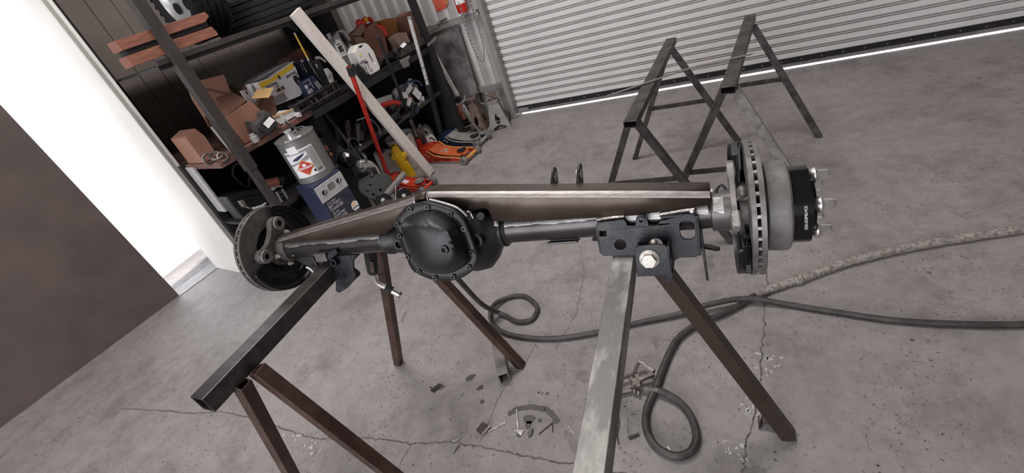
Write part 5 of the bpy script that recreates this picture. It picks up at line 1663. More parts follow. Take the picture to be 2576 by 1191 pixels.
# floor jacks (own frame: x towards the front wheels, z up)
def floor_jack(label, front, yaw, L, W, H, side, top, edge, wheel, handle, grip, handle_mats, text=None, tmat='print_black', saddle='black_box', badge=None):
    M_ = Matrix.Rotation(math.radians(yaw), 4, 'Z')
    c, s_ = math.cos(math.radians(yaw)), math.sin(math.radians(yaw))
    M_.translation = Vector((front[0] - L * c, front[1] - L * s_, 0))
    Mi = M_.inverted()
    t = thing('floor_jack', label, 'floor jack', (L / 2, 0, 0), M_)
    rw = .036
    prof = [(-.02, .035), (.02, .022), (L * .35, .018), (L - .05, .024), (L - .01, .034), (L - .01, .052), (L * .82, .060), (L * .58, .064), (L * .42, .080), (L * .30, H), (L * .12, H + .004), (.0, H - .01), (-.02, .07)]
    for sg in (-1, 1):
        y0 = sg * (W / 2 - .008)
        o = part(t, 'side_plate', MB().prism(prof, lambda a, b, q: Vector((a, y0 + q, b)), -.004, .004), side, bevel=.003)
        g = MB().tube([Vector((a, sg * (W / 2 - .004), b)) for a, b in ((L - .02, .054), (L * .82, .061), (L * .58, .065), (L * .42, .081), (L * .30, H))], .006, 6)
        part(t, 'rolled_edge', g, edge, under=o)
        for a, b in ((L * .12, .075), (L * .26, .085), (L * .31, .070)):
            part(t, 'bolt', MB().cyl((a, sg * (W / 2 - .004), b), (a, sg * (W / 2 + .004), b), .009, n=10), 'zinc', under=o)
        part(t, 'front_wheel', MB().lathe([(0, rw * .6), (0, rw * .92), (.003, rw), (.031, rw), (.034, rw * .92), (.034, rw * .35), (.026, rw * .3), (.026, 0)], (L, sg * (W / 2 - .012), rw), (0, sg, 0), 28), wheel)
        part(t, 'rear_caster', MB().lathe([(0, .02), (0, .027), (.02, .027), (.02, .02)], (.015, sg * (W / 2 + .004), .0275), (0, sg, 0), 20), wheel)
        part(t, 'caster_fork', MB().box((.015, sg * (W / 2 + .001), .05), (.03, .006, .05)), side)
    part(t, 'front_axle', MB().cyl((L, -W / 2 + .01, rw), (L, W / 2 - .01, rw), .0145, n=16), edge)
    arm = [(L * .30, H - .006), (L * .42, .086), (L * .62, .068), (L * .90, .060)]
    g = MB().loft([[Vector((a, y, b + q)) for y, q in ((-W * .36, 0), (W * .36, 0), (W * .36, .008), (-W * .36, .008))] for a, b in arm])
    o = part(t, 'lift_cover', g, top, bevel=.003)
    top_z = lambda a: (H - .006) + ((.086 - H + .006) * (a - L * .30) / (L * .12) if a < L * .42 else (.086 - H + .006) + (.068 - .086) * (a - L * .42) / (L * .20))
    for poly, mm in ({'arch': [([(.455, -.045), (.475, -.030), (.500, .002), (.530, .015), (.560, .006), (.585, -.018), (.610, -.012), (.600, -.028), (.575, -.040), (.555, -.015), (.525, -.004), (.505, -.022), (.480, -.048)], 'label_grey'), ([(.490, .018), (.520, .030), (.575, .024), (.545, .014), (.515, .012)], 'print_grey')],
                      'bars': [([(.44 + .03 * k, -.030 - .002 * k), (.462 + .03 * k, -.030), (.462 + .03 * k, .012), (.44 + .03 * k, .010)], 'label_white') for k in range(5)], None: []})[badge]:
        part(t, 'badge', MB().prism(poly, lambda a, b, q: Vector((a * L, b, top_z(a * L) + .0085 + q)), 0, .0012), mm, under=o)
    part(t, 'saddle_arm', MB().box((L * .84, 0, .062), (L * .22, W * .34, .024)), top, bevel=.004)
    part(t, 'saddle', MB().lathe([(0, .026), (.010, .040), (.018, .042), (.020, .036), (.014, .030), (.014, 0)], (L * .86, 0, .072), (0, 0, 1), 28), saddle)
    part(t, 'rear_block', MB().prism([(.0, .05), (.05, .03), (.16, .03), (.17, H - .01), (.10, H + .015), (.02, H)], lambda a, b, q: Vector((a, q, b)), -W * .33, W * .33), side, bevel=.006)
    h0, h1 = Mi @ Vector(handle[0]), Mi @ Vector(handle[1])
    part(t, 'handle_socket', MB().cyl(h0 + (h0 - h1).normalized() * .05, h0 + (h1 - h0).normalized() * .09, .024, .020, n=16), side, bevel=.002)
    o = part(t, 'handle', MB().cyl(h0, h1, handle[2], n=16), handle_mats[0])
    for f0, f1, r, mm, nm in grip:
        part(t, nm, MB().cyl(h0.lerp(h1, f0), h0.lerp(h1, f1), r, n=16), mm, bevel=.002, under=o)
    if text:
        part(t, 'lettering', MB().text(text, .034, (L * .40, -W / 2 + .0035, .026), (1, 0, .03), (-.03, 0, 1), .0012, sx=1.12, shear=.12), tmat, 'lettering on the side plate')
    return t, h0, h1, o


jt, h0, h1, ho = floor_jack('orange-red floor jack with black side lettering, its black handle leaning on the rack', (-1.975, 3.168), -13, .58, .185, .125, 'jack_red', 'jack_orange', 'jack_edge', 'caster',
                            ((-2.52, 3.295, .14), (-2.254, 3.016, 1.13), .0135), [(0, .34, .020, 'foam_black', 'foam_sleeve')], ('foam_black',), 'DAYTONA', badge='arch')
d_, s_, u_ = frame_axes(h1 - h0, (0, 1, 0))
hv = (h1 - h0).normalized()
tc_ = h0.lerp(h1, .07)
view = (jt.o.matrix_world.inverted() @ Vector((0, 0, 1.5))) if False else None
Mi = Matrix.Rotation(math.radians(13), 3, 'Z')
vd = Mi @ (Vector((0, 0, 1.5)) - Vector((-2.5, 3.27, .25)))
nz = (vd - hv * vd.dot(hv)).normalized()
part(jt, 'lettering', MB().text('DAYTONA', .034, h0.lerp(h1, .29) + nz * .0205 + hv.cross(nz) * -.010, -hv, hv.cross(nz), .0008, sx=1.15, shear=.15), 'print_white', 'white lettering on the foam sleeve', under=ho)
floor_jack('dirty red floor jack with a long red handle, beside the foot of the plank', (-2.165, 2.70), -10, .43, .14, .13, 'jack_red_dirty', 'jack_red', 'jack_red', 'caster',
           ((-2.53, 2.745, .14), (-2.265, 2.601, 1.05), .0165), [(.93, 1.0, .022, 'foam_black', 'grip'), (.0, .08, .021, 'handle_red', 'collar')], ('handle_red',), None, saddle='stand_grey', badge='bars')
floor_jack('grey and dark blue floor jack behind the orange-red one', (-1.975, 3.44), -13, .50, .165, .12, 'jack_blue', 'jack_grey', 'jack_grey', 'caster',
           ((-2.42, 3.535, .14), (-2.195, 3.405, 1.147), .0155), [(0, .46, .026, 'foam_black', 'foam_sleeve'), (.50, .505, .0165, 'print_black', 'button'), (.60, .605, .0165, 'print_black', 'button'), (.985, 1.0, .017, 'label_grey', 'end_cap')], ('white_paint',), None)

# poles and bars
single('pole', 'long white-painted square pole leaning in the corner behind the white jack handle', 'pole', MB().bar((-2.205, 3.80, .012), (-2.372, 3.775, 1.03), .030, .022, (0, 1, 0)), 'white_paint', (-2.21, 3.8, 0), bevel=.002)
single('pry_bar', 'long black bar slanting from under the bench to the floor jack', 'bar', MB().cyl((-2.30, 2.43, .02), (-2.57, 2.50, .84), .0125, n=12), 'foam_black', (-2.3, 2.43, 0))
single('metal_pole', 'dark square tube leaning in the corner beside the foam-sleeved pole', 'pole', MB().bar((-2.48, 3.78, .01), (-2.51, 3.83, .66), .03, .03, (0, 1, 0)), 'dark_steel', (-2.48, 3.78, 0), bevel=.002)
single('metal_pole', 'thin dark rod leaning in the corner behind the stands', 'pole', MB().cyl((-2.30, 3.86, .008), (-2.45, 3.90, .72), .010, n=10), 'dark_steel', (-2.3, 3.86, 0))
single('metal_pole', 'dark flat stake standing between the corner poles and the stands', 'pole', MB().bar((-2.40, 3.83, .006), (-2.44, 3.87, .42), .035, .012, (0, 1, 0)), 'stand_grey', (-2.4, 3.83, 0))

# bucket, jugs, yellow container
bc = Vector((-2.625, 3.20, 0))
t = thing('bucket', 'white plastic bucket with ribbed rim behind the plank', 'bucket', bc)
part(t, 'body', MB().lathe([(0, .100), (.004, .105), (.30, .126), (.298, .122), (.01, .10), (.01, 0)], bc, (0, 0, 1), 40, caps=False), 'white_plastic')
for z in (.225, .250, .294):
    part(t, 'rim_rib', MB().ring(bc + Vector((0, 0, z)), bc + Vector((0, 0, z + .008)), .105 + .021 * z / .3 + .005, .10 + .02 * z / .3, 40), 'white_plastic')
part(t, 'bail_handle', MB().tube(spline([bc + Vector((.128, -.02, .27)), bc + Vector((.12, -.08, .20)), bc + Vector((.04, -.125, .16)), bc + Vector((-.06, -.12, .18)), bc + Vector((-.125, -.02, .27))], 6), .003, 6), 'label_grey')


def jug(label, c, w, dpt, h, yaw, body, cap, extra=None, tilt=0.0):
    M_ = Matrix.Translation(Vector(c)) @ Matrix.Rotation(math.radians(yaw), 4, 'Z') @ Matrix.Rotation(tilt, 4, 'Y')
    t = thing('jug', label, 'jug', (0, 0, 0), M_)
    W2 = w / 2
    pr = [(-W2, .006), (-W2 + .006, 0), (W2 - .006, 0), (W2, .006), (W2, h * .62), (W2 * .80, h * .82), (W2 * .30, h * .93), (-W2 * .10, h * .90), (-W2 * .45, h * .88), (-W2 * .6, h * .95), (-W2 * .95, h * .90), (-W2, h * .7)]
    hole = [(W2 * .28, h * .80), (W2 * .62, h * .72), (W2 * .70, h * .56), (W2 * .45, h * .60), (W2 * .22, h * .72)]
    part(t, 'body', MB().prism(pr, lambda a, b, q: Vector((a, q, b)), -dpt / 2, dpt / 2, [hole]), body, bevel=min(.010, dpt * .12))
    part(t, 'cap', MB().cyl((-W2 * .25, 0, h * .88), (-W2 * .25, 0, h * 1.0), w * .13, n=18), cap, bevel=.001)
    part(t, 'ridge', MB().box((0, -dpt / 2 - .001, h * .30), (w * .8, .002, .006)), body)
    return t


jug('white plastic jug with a black cap beside the red jack handle', (-2.690, 3.005, 0), .155, .11, .29, 60, 'white_plastic', 'black_box')
jug('dirty white jug lying open behind the orange-red floor jack', (-2.545, 3.47, 0), .13, .10, .27, 20, 'dirty_plastic', 'dirty_plastic')
jug('small white bottle-like jug in front of the dirty open jug', (-2.455, 3.395, 0), .085, .075, .20, 40, 'white_plastic', 'label_grey')
yM = Matrix.Translation(Vector((-2.515, 2.985, 0))) @ Matrix.Rotation(math.radians(35), 4, 'Z')
t = thing('yellow_container', 'bright yellow moulded plastic container behind the red jack', 'container', (0, 0, 0), yM)
part(t, 'body', MB().prism([(-.055, 0), (.050, 0), (.050, .02), (.035, .14), (.010, .155), (.022, .17), (.060, .20), (.052, .225), (.020, .215), (.01, .26), (.005, .295), (-.015, .310), (-.045, .300), (-.058, .26), (-.075, .235), (-.078, .205), (-.055, .19), (-.052, .12)], lambda a, b, q: Vector((a, q, b)), -.04, .035), 'yellow_plastic', bevel=.006)
part(t, 'seam', MB().tube([(-.052, -.041, .01), (-.035, -.041, .15), (-.045, -.041, .29)], .002, 5), 'amber_plastic')
part(t, 'side', MB().prism([(-.04, .005), (.047, .005), (.03, .135), (-.02, .28), (-.05, .26)], lambda a, b, q: Vector((a, q, b)), .036, .065), 'amber_plastic', bevel=.005)


# black brake parts between charger and jack
def backing_disc(name, label, c, nrm, r, cat):
    c = Vector(c)
    d_, s_, u_ = frame_axes(nrm, (0, 0, 1))
    f = lambda a, b, q: c + s_ * a + u_ * b + d_ * q
    t = thing(name, label, cat, (c.x, c.y, 0))
    holes = [circ(.30 * r, .0, r * .07, 10), circ(.62 * r, -.25 * r, r * .08, 10), circ(-.10 * r, -.55 * r, r * .09, 10), circ(.40 * r, -.62 * r, r * .09, 10), circ(-.55 * r, .05 * r, r * .08, 10)]
    part(t, 'disc', MB().prism([(r * math.cos(a), r * math.sin(a)) for a in [PI * .98 + 1.12 * PI * i / 26 for i in range(27)]] + [(.75 * r, .55 * r), (.30 * r, .62 * r), (-.4 * r, .42 * r), (-.8 * r, .30 * r)], f, 0, .008, holes), 'shield_black', bevel=.001)
    return t, f, c


t, f, c = backing_disc('brake_backing_plate', 'round black brake backing plate with four holes beside the battery charger', (-2.275, 2.315, .315), (.55, -.55, .55), .115, 'brake part')
part(t, 'strap', MB().prism([(-.02, .05), (.012, .05), (.016, .115), (-.016, .118)], f, .008, .02, [circ(0, .08, .005, 8)]), 'dark_steel', bevel=.002)
part(t, 'column', MB().tube([f(-.03, 0, -.02), f(-.035, -.04, -.10), Vector((c.x - .05, c.y + .03, .0))], .038, 14), 'black_box')
part(t, 'back_box', MB().box((c.x - .06, c.y + .05, .20), (.10, .08, .40)), 'black_box', bevel=.006)
part(t, 'rim_lip', MB().tube([f(.116 * math.cos(a), .116 * math.sin(a), .002) for a in [PI * 1.02 + 1.05 * PI * i / 20 for i in range(21)]], .004, 6), 'dark_steel')
hc = Vector((-2.365, 2.275, .415))
t = thing('work_lamp', 'black round lamp with clear bowl lens and white bulb holder, on the brake parts', 'lamp', hc)
ldir = Vector((.62, -.70, .35))
part(t, 'base', MB().box(hc + Vector((0, 0, .03)), (.05, .05, .07)), 'black_box', bevel=.004)
lc_ = hc + Vector((0, 0, .125))
part(t, 'shell', MB().lathe([(-.045, .0), (-.042, .03), (-.02, .058), (.0, .068), (.008, .070), (.008, .064), (-.01, .05)], lc_, ldir, 30, caps=False), 'shield_black')
part(t, 'lens_bowl', MB().lathe([(.008, .064), (.022, .056), (.034, .036), (.040, .0)], lc_, ldir, 30, caps=False), 'anodised_black')
d_, s_, u_ = frame_axes(ldir)
part(t, 'bulb_holder', MB().cyl(lc_ + d_ * .02 - s_ * .02 + u_ * .015, lc_ + d_ * .052 - s_ * .02 + u_ * .022, .013, n=16), 'white_plastic', bevel=.002)
part(t, 'wing', MB().prism([(-.02, .05), (.0, .11), (.035, .085), (.06, .02), (.04, -.03), (.01, .0)], lambda a, b, q: lc_ + s_ * a + u_ * b + d_ * (.012 + q), 0, .006), 'shield_black', bevel=.001)
part(t, 'side_shell', MB().lathe([(0, .06), (.012, .072), (.016, .071), (.004, .055)], lc_ - s_ * .055 - u_ * .035 + d_ * -.02, ldir - s_ * .5, 24, caps=False, a0=2.2, a1=5.2), 'shield_black')
slab('foil_bag', 'crumpled silvery plastic bag behind the black backing plate', 'bag', [(.60, .30), (.61, .44), (.645, .475), (.69, .455), (.73, .42), (.755, .36), (.76, .26), (.72, .16), (.64, .14)], -.11, -.05, 'silver_foil', .02)

# grey link arm with round bushings, near the axle
t = thing('control_arm', 'grey suspension link arm with round rubber bushing ends, left of the red jack', 'suspension arm', (-2.17, 2.36, 0))
a0_, a1_ = Vector((-2.165, 2.225, .245)), Vector((-2.155, 2.50, .265))
part(t, 'arm_tube', MB().cyl(a0_, a1_, .024, n=20), 'stand_grey', bevel=.003)
bd = Vector((.72, -.66, .25)).normalized()
part(t, 'bushing_eye', MB().lathe([(-.03, .030), (-.03, .048), (.02, .052), (.026, .046), (.026, .016)], a0_ + Vector((-.01, -.02, -.01)), bd, 28, caps=False), 'shield_black')
part(t, 'bushing_sleeve', MB().lathe([(-.03, .016), (.030, .016), (.034, .012), (.034, 0)], a0_ + Vector((-.01, -.02, -.01)), bd, 20), 'zinc')
part(t, 'lower_arm', MB().bar(a0_ + Vector((-.02, -.05, -.03)), (-2.20, 2.13, .0), .05, .03), 'shield_black', bevel=.004)
e2 = Vector((-2.075, 2.305, .20))
part(t, 'bushing_eye', MB().lathe([(-.03, .024), (-.03, .050), (.015, .054), (.020, .048), (.020, .016)], e2, bd, 28, caps=False), 'shield_black')
part(t, 'bushing_sleeve', MB().lathe([(-.02, .014), (.024, .014), (.026, 0)], e2, bd, 18), 'zinc')
part(t, 'rear_leg', MB().bar(e2, (-2.13, 2.40, .0), .03, .03), 'dark_steel')
part(t, 'thin_edge', MB().tube([e2 + Vector((-.045, .02, .07)), e2 + Vector((-.06, -.05, -.04))], .003, 6), 'alloy')
slab('parts_carton', 'flattened white printed carton on the floor under the battery charger side', 'box', [(-.02, .0), (.14, .0), (.15, .05), (.08, .14), (-.01, .10)], -.02, .05, 'cardboard_grey', .003)
slab('parts_carton', 'small orange and white striped box under the lower shelf, left of the charger', 'box', [(.02, .20), (.09, .215), (.10, .26), (.03, .262)], -.05, .02, 'box_white', .002)


# jack stands in the corner
def sheet_stand(label, c, yaw, h, s, ma):
    M_ = Matrix.Translation(Vector(c)) @ Matrix.Rotation(math.radians(yaw), 4, 'Z')
    t = thing('jack_stand', label, 'jack stand', (0, 0, 0), M_)
    for k in range(4):
        rot = Matrix.Rotation(PI / 2 * k, 3, 'Z')
        tw, bw = s * .22, s * .5
        f = lambda a, b, q: rot @ Vector((a, -(bw + (tw - bw) * b / h) - q, b))
        hole = [(s * .11 * math.cos(q), h * .42 + h * .21 * math.sin(q)) for q in [2 * PI * i / 14 for i in range(14)]]
        part(t, 'leg_panel', MB().prism([(-bw, 0), (-bw * .62, 0), (-bw * .42, h * .13), (bw * .42, h * .13), (bw * .62, 0), (bw, 0), (tw, h), (-tw, h)], f, 0, .004, [hole]), ma, bevel=.001)
    part(t, 'collar', MB().box((0, 0, h), (s * .5, s * .5, .05)), ma, bevel=.004)
    part(t, 'post', MB().box((0, 0, h + .02), (.034, .034, .10)), 'stand_rust')
    g = MB().loft([[Vector((a, y, b)) for y, b in ((-.028, z), (.028, z), (.028, z + .014), (-.028, z + .014))] for a, z in ((-.065, h + .10), (-.05, h + .066), (.05, h + .066), (.065, h + .10))])
    part(t, 'saddle', g, 'stand_rust', bevel=.003)
    part(t, 'ratchet_handle', MB().tube([(0, s * .24, h), (.02, s * .45, h - .005), (.07, s * .5, h - .03)], .007, 7), 'stand_grey')
    return t


def tube_stand(label, c, yaw, h, s, ma, lower):
    M_ = Matrix.Translation(Vector(c)) @ Matrix.Rotation(math.radians(yaw), 4, 'Z')
    t = thing('jack_stand', label, 'jack stand', (0, 0, 0), M_)
    for k in range(4):
        a = PI / 4 + PI / 2 * k
        p0, p1 = Vector((.022 * math.cos(a), .022 * math.sin(a), h)), Vector((s * math.cos(a), s * math.sin(a), 0))
        part(t, 'leg', MB().bar(p0, p1, .026, .010, up=(math.cos(a), math.sin(a), .3)), lower if k % 2 else ma, bevel=.001)
        q0 = p1.lerp(p0, .32)
        a2 = a + PI / 2
        q1 = Vector((s * math.cos(a2), s * math.sin(a2), 0)).lerp(Vector((.022 * math.cos(a2), .022 * math.sin(a2), h)), .32)
        part(t, 'brace', MB().bar(q0, q1, .016, .005), lower)
    part(t, 'column', MB().cyl((0, 0, h * .55), (0, 0, h + .03), .028, n=18), ma, bevel=.002)
    g = MB().tube(spline([(-.075, 0, h + .085), (-.06, 0, h + .05), (-.02, 0, h + .035), (.03, 0, h + .035), (.07, 0, h + .055), (.08, 0, h + .09)], 5), .013, 8)
    part(t, 'yoke', g, 'stand_grey')
    part(t, 'pin', MB().cyl((-.05, 0, h - .02), (.05, 0, h - .02), .006, n=8), 'stand_grey')
    return t


sheet_stand('rust-grey sheet steel jack stand nearest the roller door jamb', (-1.935, 3.795, 0), 20, .235, .20, 'stand_grey')
sheet_stand('rusty brown sheet steel jack stand second from the roller door jamb', (-2.150, 3.825, 0), 0, .225, .165, 'stand_rust')
tube_stand('orange-topped tubular jack stand with black block on its yoke, right of the white leaning pole', (-2.268, 3.765, 0), 30, .255, .135, 'stand_orange', 'stand_grey')
tube_stand('orange and grey tubular jack stand farthest from the roller door', (-2.49, 3.755, 0), 15, .245, .125, 'stand_orange', 'stand_grey')
single('rubber_block', 'small black block sitting on the jack stand yoke beside the leaning pole', 'block', MB().prism([(0, 0), (.05, .005), (.045, .05), (.03, .06), (.012, .045)], lambda a, b, q: Vector((-2.285 + a, 3.755 + q, .305 + b)), 0, .04), 'black_box', (-2.26, 3.77, .305), bevel=.003)
t = thing('door_weight', 'dark round weight lying at the foot of the roller door jamb', 'weight', (-1.90, 3.93, 0))
part(t, 'body', MB().ell((-1.905, 3.93, .05), .035, .03, .05, None, 14, 9), 'cast_hub')
part(t, 'strip', MB().box((-1.885, 3.895, .04), (.012, .006, .05), Matrix.Rotation(.3, 3, 'Y')), 'alloy')

# things on the back wall
t = thing('fire_extinguisher', 'red fire extinguisher hanging high on the siding by the roller door', 'extinguisher', (-2.012, 3.955, 1.0))
part(t, 'cylinder', MB().lathe([(0, .03), (.006, .044), (.02, .048), (.30, .048), (.33, .04), (.35, .018), (.38, .016)], (-2.012, 3.955, 1.0), (0, 0, 1), 28), 'extinguisher_red')
part(t, 'paper_label', MB().lathe([(.075, .0488), (.19, .0488)], (-2.012, 3.955, 1.0), (0, 0, 1), 14, caps=False, a0=3.3, a1=5.2), 'label_white')
part(t, 'valve', MB().box((-2.012, 3.955, 1.40), (.04, .03, .05)), 'black_box', bevel=.003)
part(t, 'bracket', MB().box((-2.012, 4.01, 1.15), (.03, .03, .20)), 'rack_black')
g = MB().prism([(-2.316, 1.062), (-2.30, 1.052), (-2.29, 1.062), (-2.27, 1.050), (-2.255, 1.064), (-2.235, 1.055), (-2.222, 1.066), (-2.205, 1.062), (-2.192, 1.14), (-2.19, 1.40), (-2.322, 1.40), (-2.319, 1.17)], lambda a, b, q: Vector((a, 4.052 - q, b)), 0, .0025)
t = single('red_poster', 'faded red poster with a ragged lower edge on the siding', 'poster', g, 'faded_red', (-2.255, 4.052, 1.05))
part(t, 'orange_edge', MB().prism([(-2.20, 1.085), (-2.172, 1.09), (-2.165, 1.40), (-2.195, 1.40)], lambda a, b, q: Vector((a, 4.050 - q, b)), 0, .003), 'cardboard_orange')
# looped chain: every link a ring
path = spline([(-1.998, 3.90, 1.10), (-2.012, 3.90, .854), (-1.999, 3.90, .679), (-1.975, 3.90, .598), (-1.958, 3.90, .582), (-1.935, 3.90, .598), (-1.918, 3.90, .65), (-1.901, 3.90, .727), (-1.897, 3.90, .894), (-1.892, 3.90, 1.10), (-1.890, 3.90, 1.45)], 40)
t = thing('door_chain', 'looped steel pull chain hanging beside the roller door', 'chain', (-1.95, 3.90, 1.1))
lk = None
acc, last = 0.0, path[0]
Lh = .0135
link_mesh = MB().tube([(.0055 * math.cos(a), 0, .0105 * math.sin(a)) for a in [2 * PI * i / 10 for i in range(10)]], .0021, 5, closed=True)
nlink = 0
for i in range(1, len(path)):
    acc += (path[i] - path[i - 1]).length
    if acc >= Lh:
        acc = 0
        dr = (path[min(i + 1, len(path) - 1)] - path[i - 1]).normalized()
        rot = dr.to_track_quat('Z', 'Y').to_matrix().to_4x4() @ Matrix.Rotation(PI / 2 * (nlink % 2), 4, 'Z')
        if lk is None:
            lk = part(t, 'link', MB(), 'chain')
            me = link_mesh.mesh('link', (0, 0, 0))
            me.materials.append(MT['chain'])
            lk.data = me
            o = lk
        else:
            o = lk.copy()
            COL.objects.link(o)
            o.parent = t.o
        o.matrix_local = Matrix.Translation(path[i] - t.org) @ rot
        nlink += 1
t = thing('chain_keeper', 'small tied chain keeper on the jamb girt', 'hook', (-1.905, 4.0, .975))
part(t, 'plate', MB().box((-1.908, 4.012, .972), (.03, .012, .03)), 'dark_steel', bevel=.002)
for a, b in ((-.02, .02), (.012, .028), (.0, -.025), (-.01, -.02)):
    part(t, 'tie', MB().tube([(-1.908, 4.0, .972), (-1.908 + a * .6, 3.99, .972 + b * .6), (-1.908 + a, 3.985, .972 + b)], .0025, 5), 'alloy')
t = thing('wall_hook', 'bent steel wire hook on the girt above the stained sheet', 'hook', (-2.43, 3.99, .96))
part(t, 'wire', MB().tube(spline([(-2.435, 4.0, 1.03), (-2.405, 3.985, 1.01), (-2.38, 3.985, .975), (-2.33, 3.99, .968), (-2.28, 4.0, .975)], 5), .003, 6), 'alloy')
part(t, 'rod', MB().bar((-2.33, 4.0, .970), (-2.215, 4.0, .985), .010, .012), 'dark_steel')
g = MB().prism([(-2.445, .03), (-2.128, .02), (-2.135, .897), (-2.180, .905), (-2.438, .893)], lambda a, b, q: Vector((a, 3.905 + (b) * .12 + q, b)), 0, .006)
single('steel_sheet', 'stained dark grey steel sheet leaning against the siding in the corner', 'sheet', g, 'sheet_grime', (-2.28, 3.94, .02), bevel=.001)
single('sheet_edge', 'bright folded metal strip leaning along the top of the stained sheet', 'strip', MB().bar((-2.45, 3.995, .905), (-2.20, 3.995, .925), .010, .014).bar((-2.452, 3.99, .905), (-2.435, 3.985, .80), .010, .010), 'jamb', (-2.33, 3.99, .9))

# ------------------------------------------------------------------ foreground floor
# welding gun hanging behind the axle, with its cable
t = thing('welding_gun', 'welding gun with curved steel neck hanging below the axle on a black cable', 'welding gun', (-1.15, .98, .5))
part(t, 'handle', MB().tube([(-1.128, .985, .775), (-1.138, .98, .734), (-1.158, .98, .690), (-1.177, .98, .648), (-1.180, .98, .640)], [.020, .0225, .022, .019, .015], 16), 'foam_black', bevel=.002)
part(t, 'trigger', MB().bar((-1.126, .955, .715), (-1.148, .955, .665), .008, .012), 'copper_tip', 'worn copper-coloured trigger strip', bevel=.002)
part(t, 'hook', MB().tube(spline([(-1.158, .965, .66), (-1.143, .965, .645), (-1.128, .965, .643), (-1.120, .965, .652)], 4), .003, 6), 'foam_black')
part(t, 'neck', MB().tube(spline([(-1.179, .98, .642), (-1.187, .98, .615), (-1.189, .98, .596), (-1.178, .98, .580), (-1.158, .98, .567)], 6), .0095, 12), 'zinc')
part(t, 'insulator', MB().cyl((-1.161, .98, .569), (-1.139, .98, .551), .0145, n=16), 'foam_black', bevel=.001)
part(t, 'nozzle', MB().cyl((-1.140, .98, .552), (-1.117, .98, .533), .0125, n=18), 'chrome', bevel=.001)
part(t, 'nozzle_tip', MB().cyl((-1.118, .98, .534), (-1.112, .98, .529), .0118, n=18), 'copper_tip')
wc = [(-1.128, .985, .77), (-1.10, 1.02, .84), (-1.05, 1.09, .80), (-1.02, 1.15, .60), (-1.021, 1.20, .415), (-1.045, 1.30, .17), (-1.045, 1.375, .04), (-1.00, 1.375, .012), (-.929, 1.341, .012), (-.865, 1.350, .012), (-.847, 1.390, .012), (-.860, 1.445, .012), (-.941, 1.508, .012), (-1.026, 1.498, .012), (-1.078, 1.427, .028), (-1.057, 1.335, .030), (-.988, 1.277, .014), (-.858, 1.249, .012), (-.709, 1.253, .012), (-.557, 1.291, .012), (-.382, 1.357, .012), (-.227, 1.409, .014), (-.10, 1.455, .032), (.042, 1.495, .03), (.178, 1.482, .014), (.305, 1.454, .012), (.55, 1.41, .012), (.9, 1.42, .012), (1.4, 1.5, .012)]
part(t, 'cable', MB().tube(spline(wc, 8), .0115, 10), 'cable_rubber', 'black rubber cable')

# ground clamp and its cable
t = thing('ground_clamp', 'spring-handled ground clamp on the floor with a thick black cable loop', 'clamp', (-.34, 1.05, 0))


def F(p, z):
    return Vector((p[0], p[1], z))


part(t, 'jaw', MB().tube(spline([F((-.412, 1.020), .018), F((-.405, 1.055), .026), F((-.385, 1.073), .030), F((-.362, 1.083), .030), F((-.350, 1.10), .030)], 5), [.006] * 5 + [.008] * 15 + [.010], 9), 'clamp_steel')
part(t, 'jaw', MB().bar((-.412, 1.005, .016), (-.352, 1.028, .016), .014, .012), 'clamp_steel', bevel=.002)
part(t, 'pivot_plate', MB().prism([(-.372, 1.066), (-.35, 1.092), (-.335, 1.086), (-.322, 1.060), (-.336, 1.03), (-.36, 1.028), (-.352, 1.05)], xyz_flat, .022, .034), 'clamp_steel', bevel=.002)
part(t, 'rivet', MB().ring((-.353, 1.076, .034), (-.353, 1.076, .038), .006, .003, 14), 'dark_steel')
part(t, 'handle_arm', MB().tube(spline([F((-.352, 1.09), .032), F((-.347, 1.118), .038), F((-.336, 1.136), .042)], 5), .007, 8), 'clamp_steel')
part(t, 'handle_arm', MB().bar((-.335, 1.062, .030), (-.282, 1.092, .036), .016, .014), 'clamp_steel', bevel=.002)
s0, s1 = Vector((-.336, 1.138, .042)), Vector((-.281, 1.098, .040))
dd_, ss_, uu_ = frame_axes(s1 - s0)
part(t, 'spring', MB().tube([s0.lerp(s1, i / 168) + (ss_ * math.cos(i * 2 * PI / 12) + uu_ * math.sin(i * 2 * PI / 12)) * .0075 for i in range(169)], .0019, 5), 'zinc')
part(t, 'spring_core', MB().cyl(s0, s1, .005, n=8), 'clamp_steel')
for a, b in ((-.345, 1.040), (-.331, 1.035)):
    part(t, 'cable_bolt', MB().cyl((a, b, .016), (a, b, .040), .0085, n=6), 'clamp_steel')
    part(t, 'nut', MB().cyl((a, b - .014, .02), (a, b - .026, .016), .007, n=6), 'clamp_steel')
part(t, 'cable_lug', MB().tube([F((-.342, 1.038), .022), F((-.318, 1.034), .022), F((-.312, 1.032), .024), F((-.258, 1.030), .026)], [.006, .006, .0095, .0095], 10), 'cast_hub')
gc = [(-.262, 1.030, .026), (-.235, 1.022, .022), (-.190, .997, .016), (-.155, .955, .014), (-.135, .90, .014), (-.134, .858, .014), (-.153, .820, .014), (-.197, .803, .014), (-.254, .826, .014), (-.290, .884, .014), (-.296, .960, .014), (-.275, 1.040, .016), (-.243, 1.190, .014), (-.205, 1.291, .014), (-.134, 1.368, .014), (-.055, 1.420, .014), (.005, 1.466, .012), (.072, 1.529, .013)]
part(t, 'cable', MB().tube(spline(gc, 8), .0135, 10), 'cable_rubber', 'thick black cable')
tp = [(.072, 1.529, .013), (.12, 1.562, .015), (.19, 1.600, .016), (.235, 1.622, .018), (.278, 1.647, .017), (.339, 1.683, .017), (.45, 1.74, .017), (.7, 1.83, .016), (1.2, 1.95, .016)]
tps = spline(tp, 10)
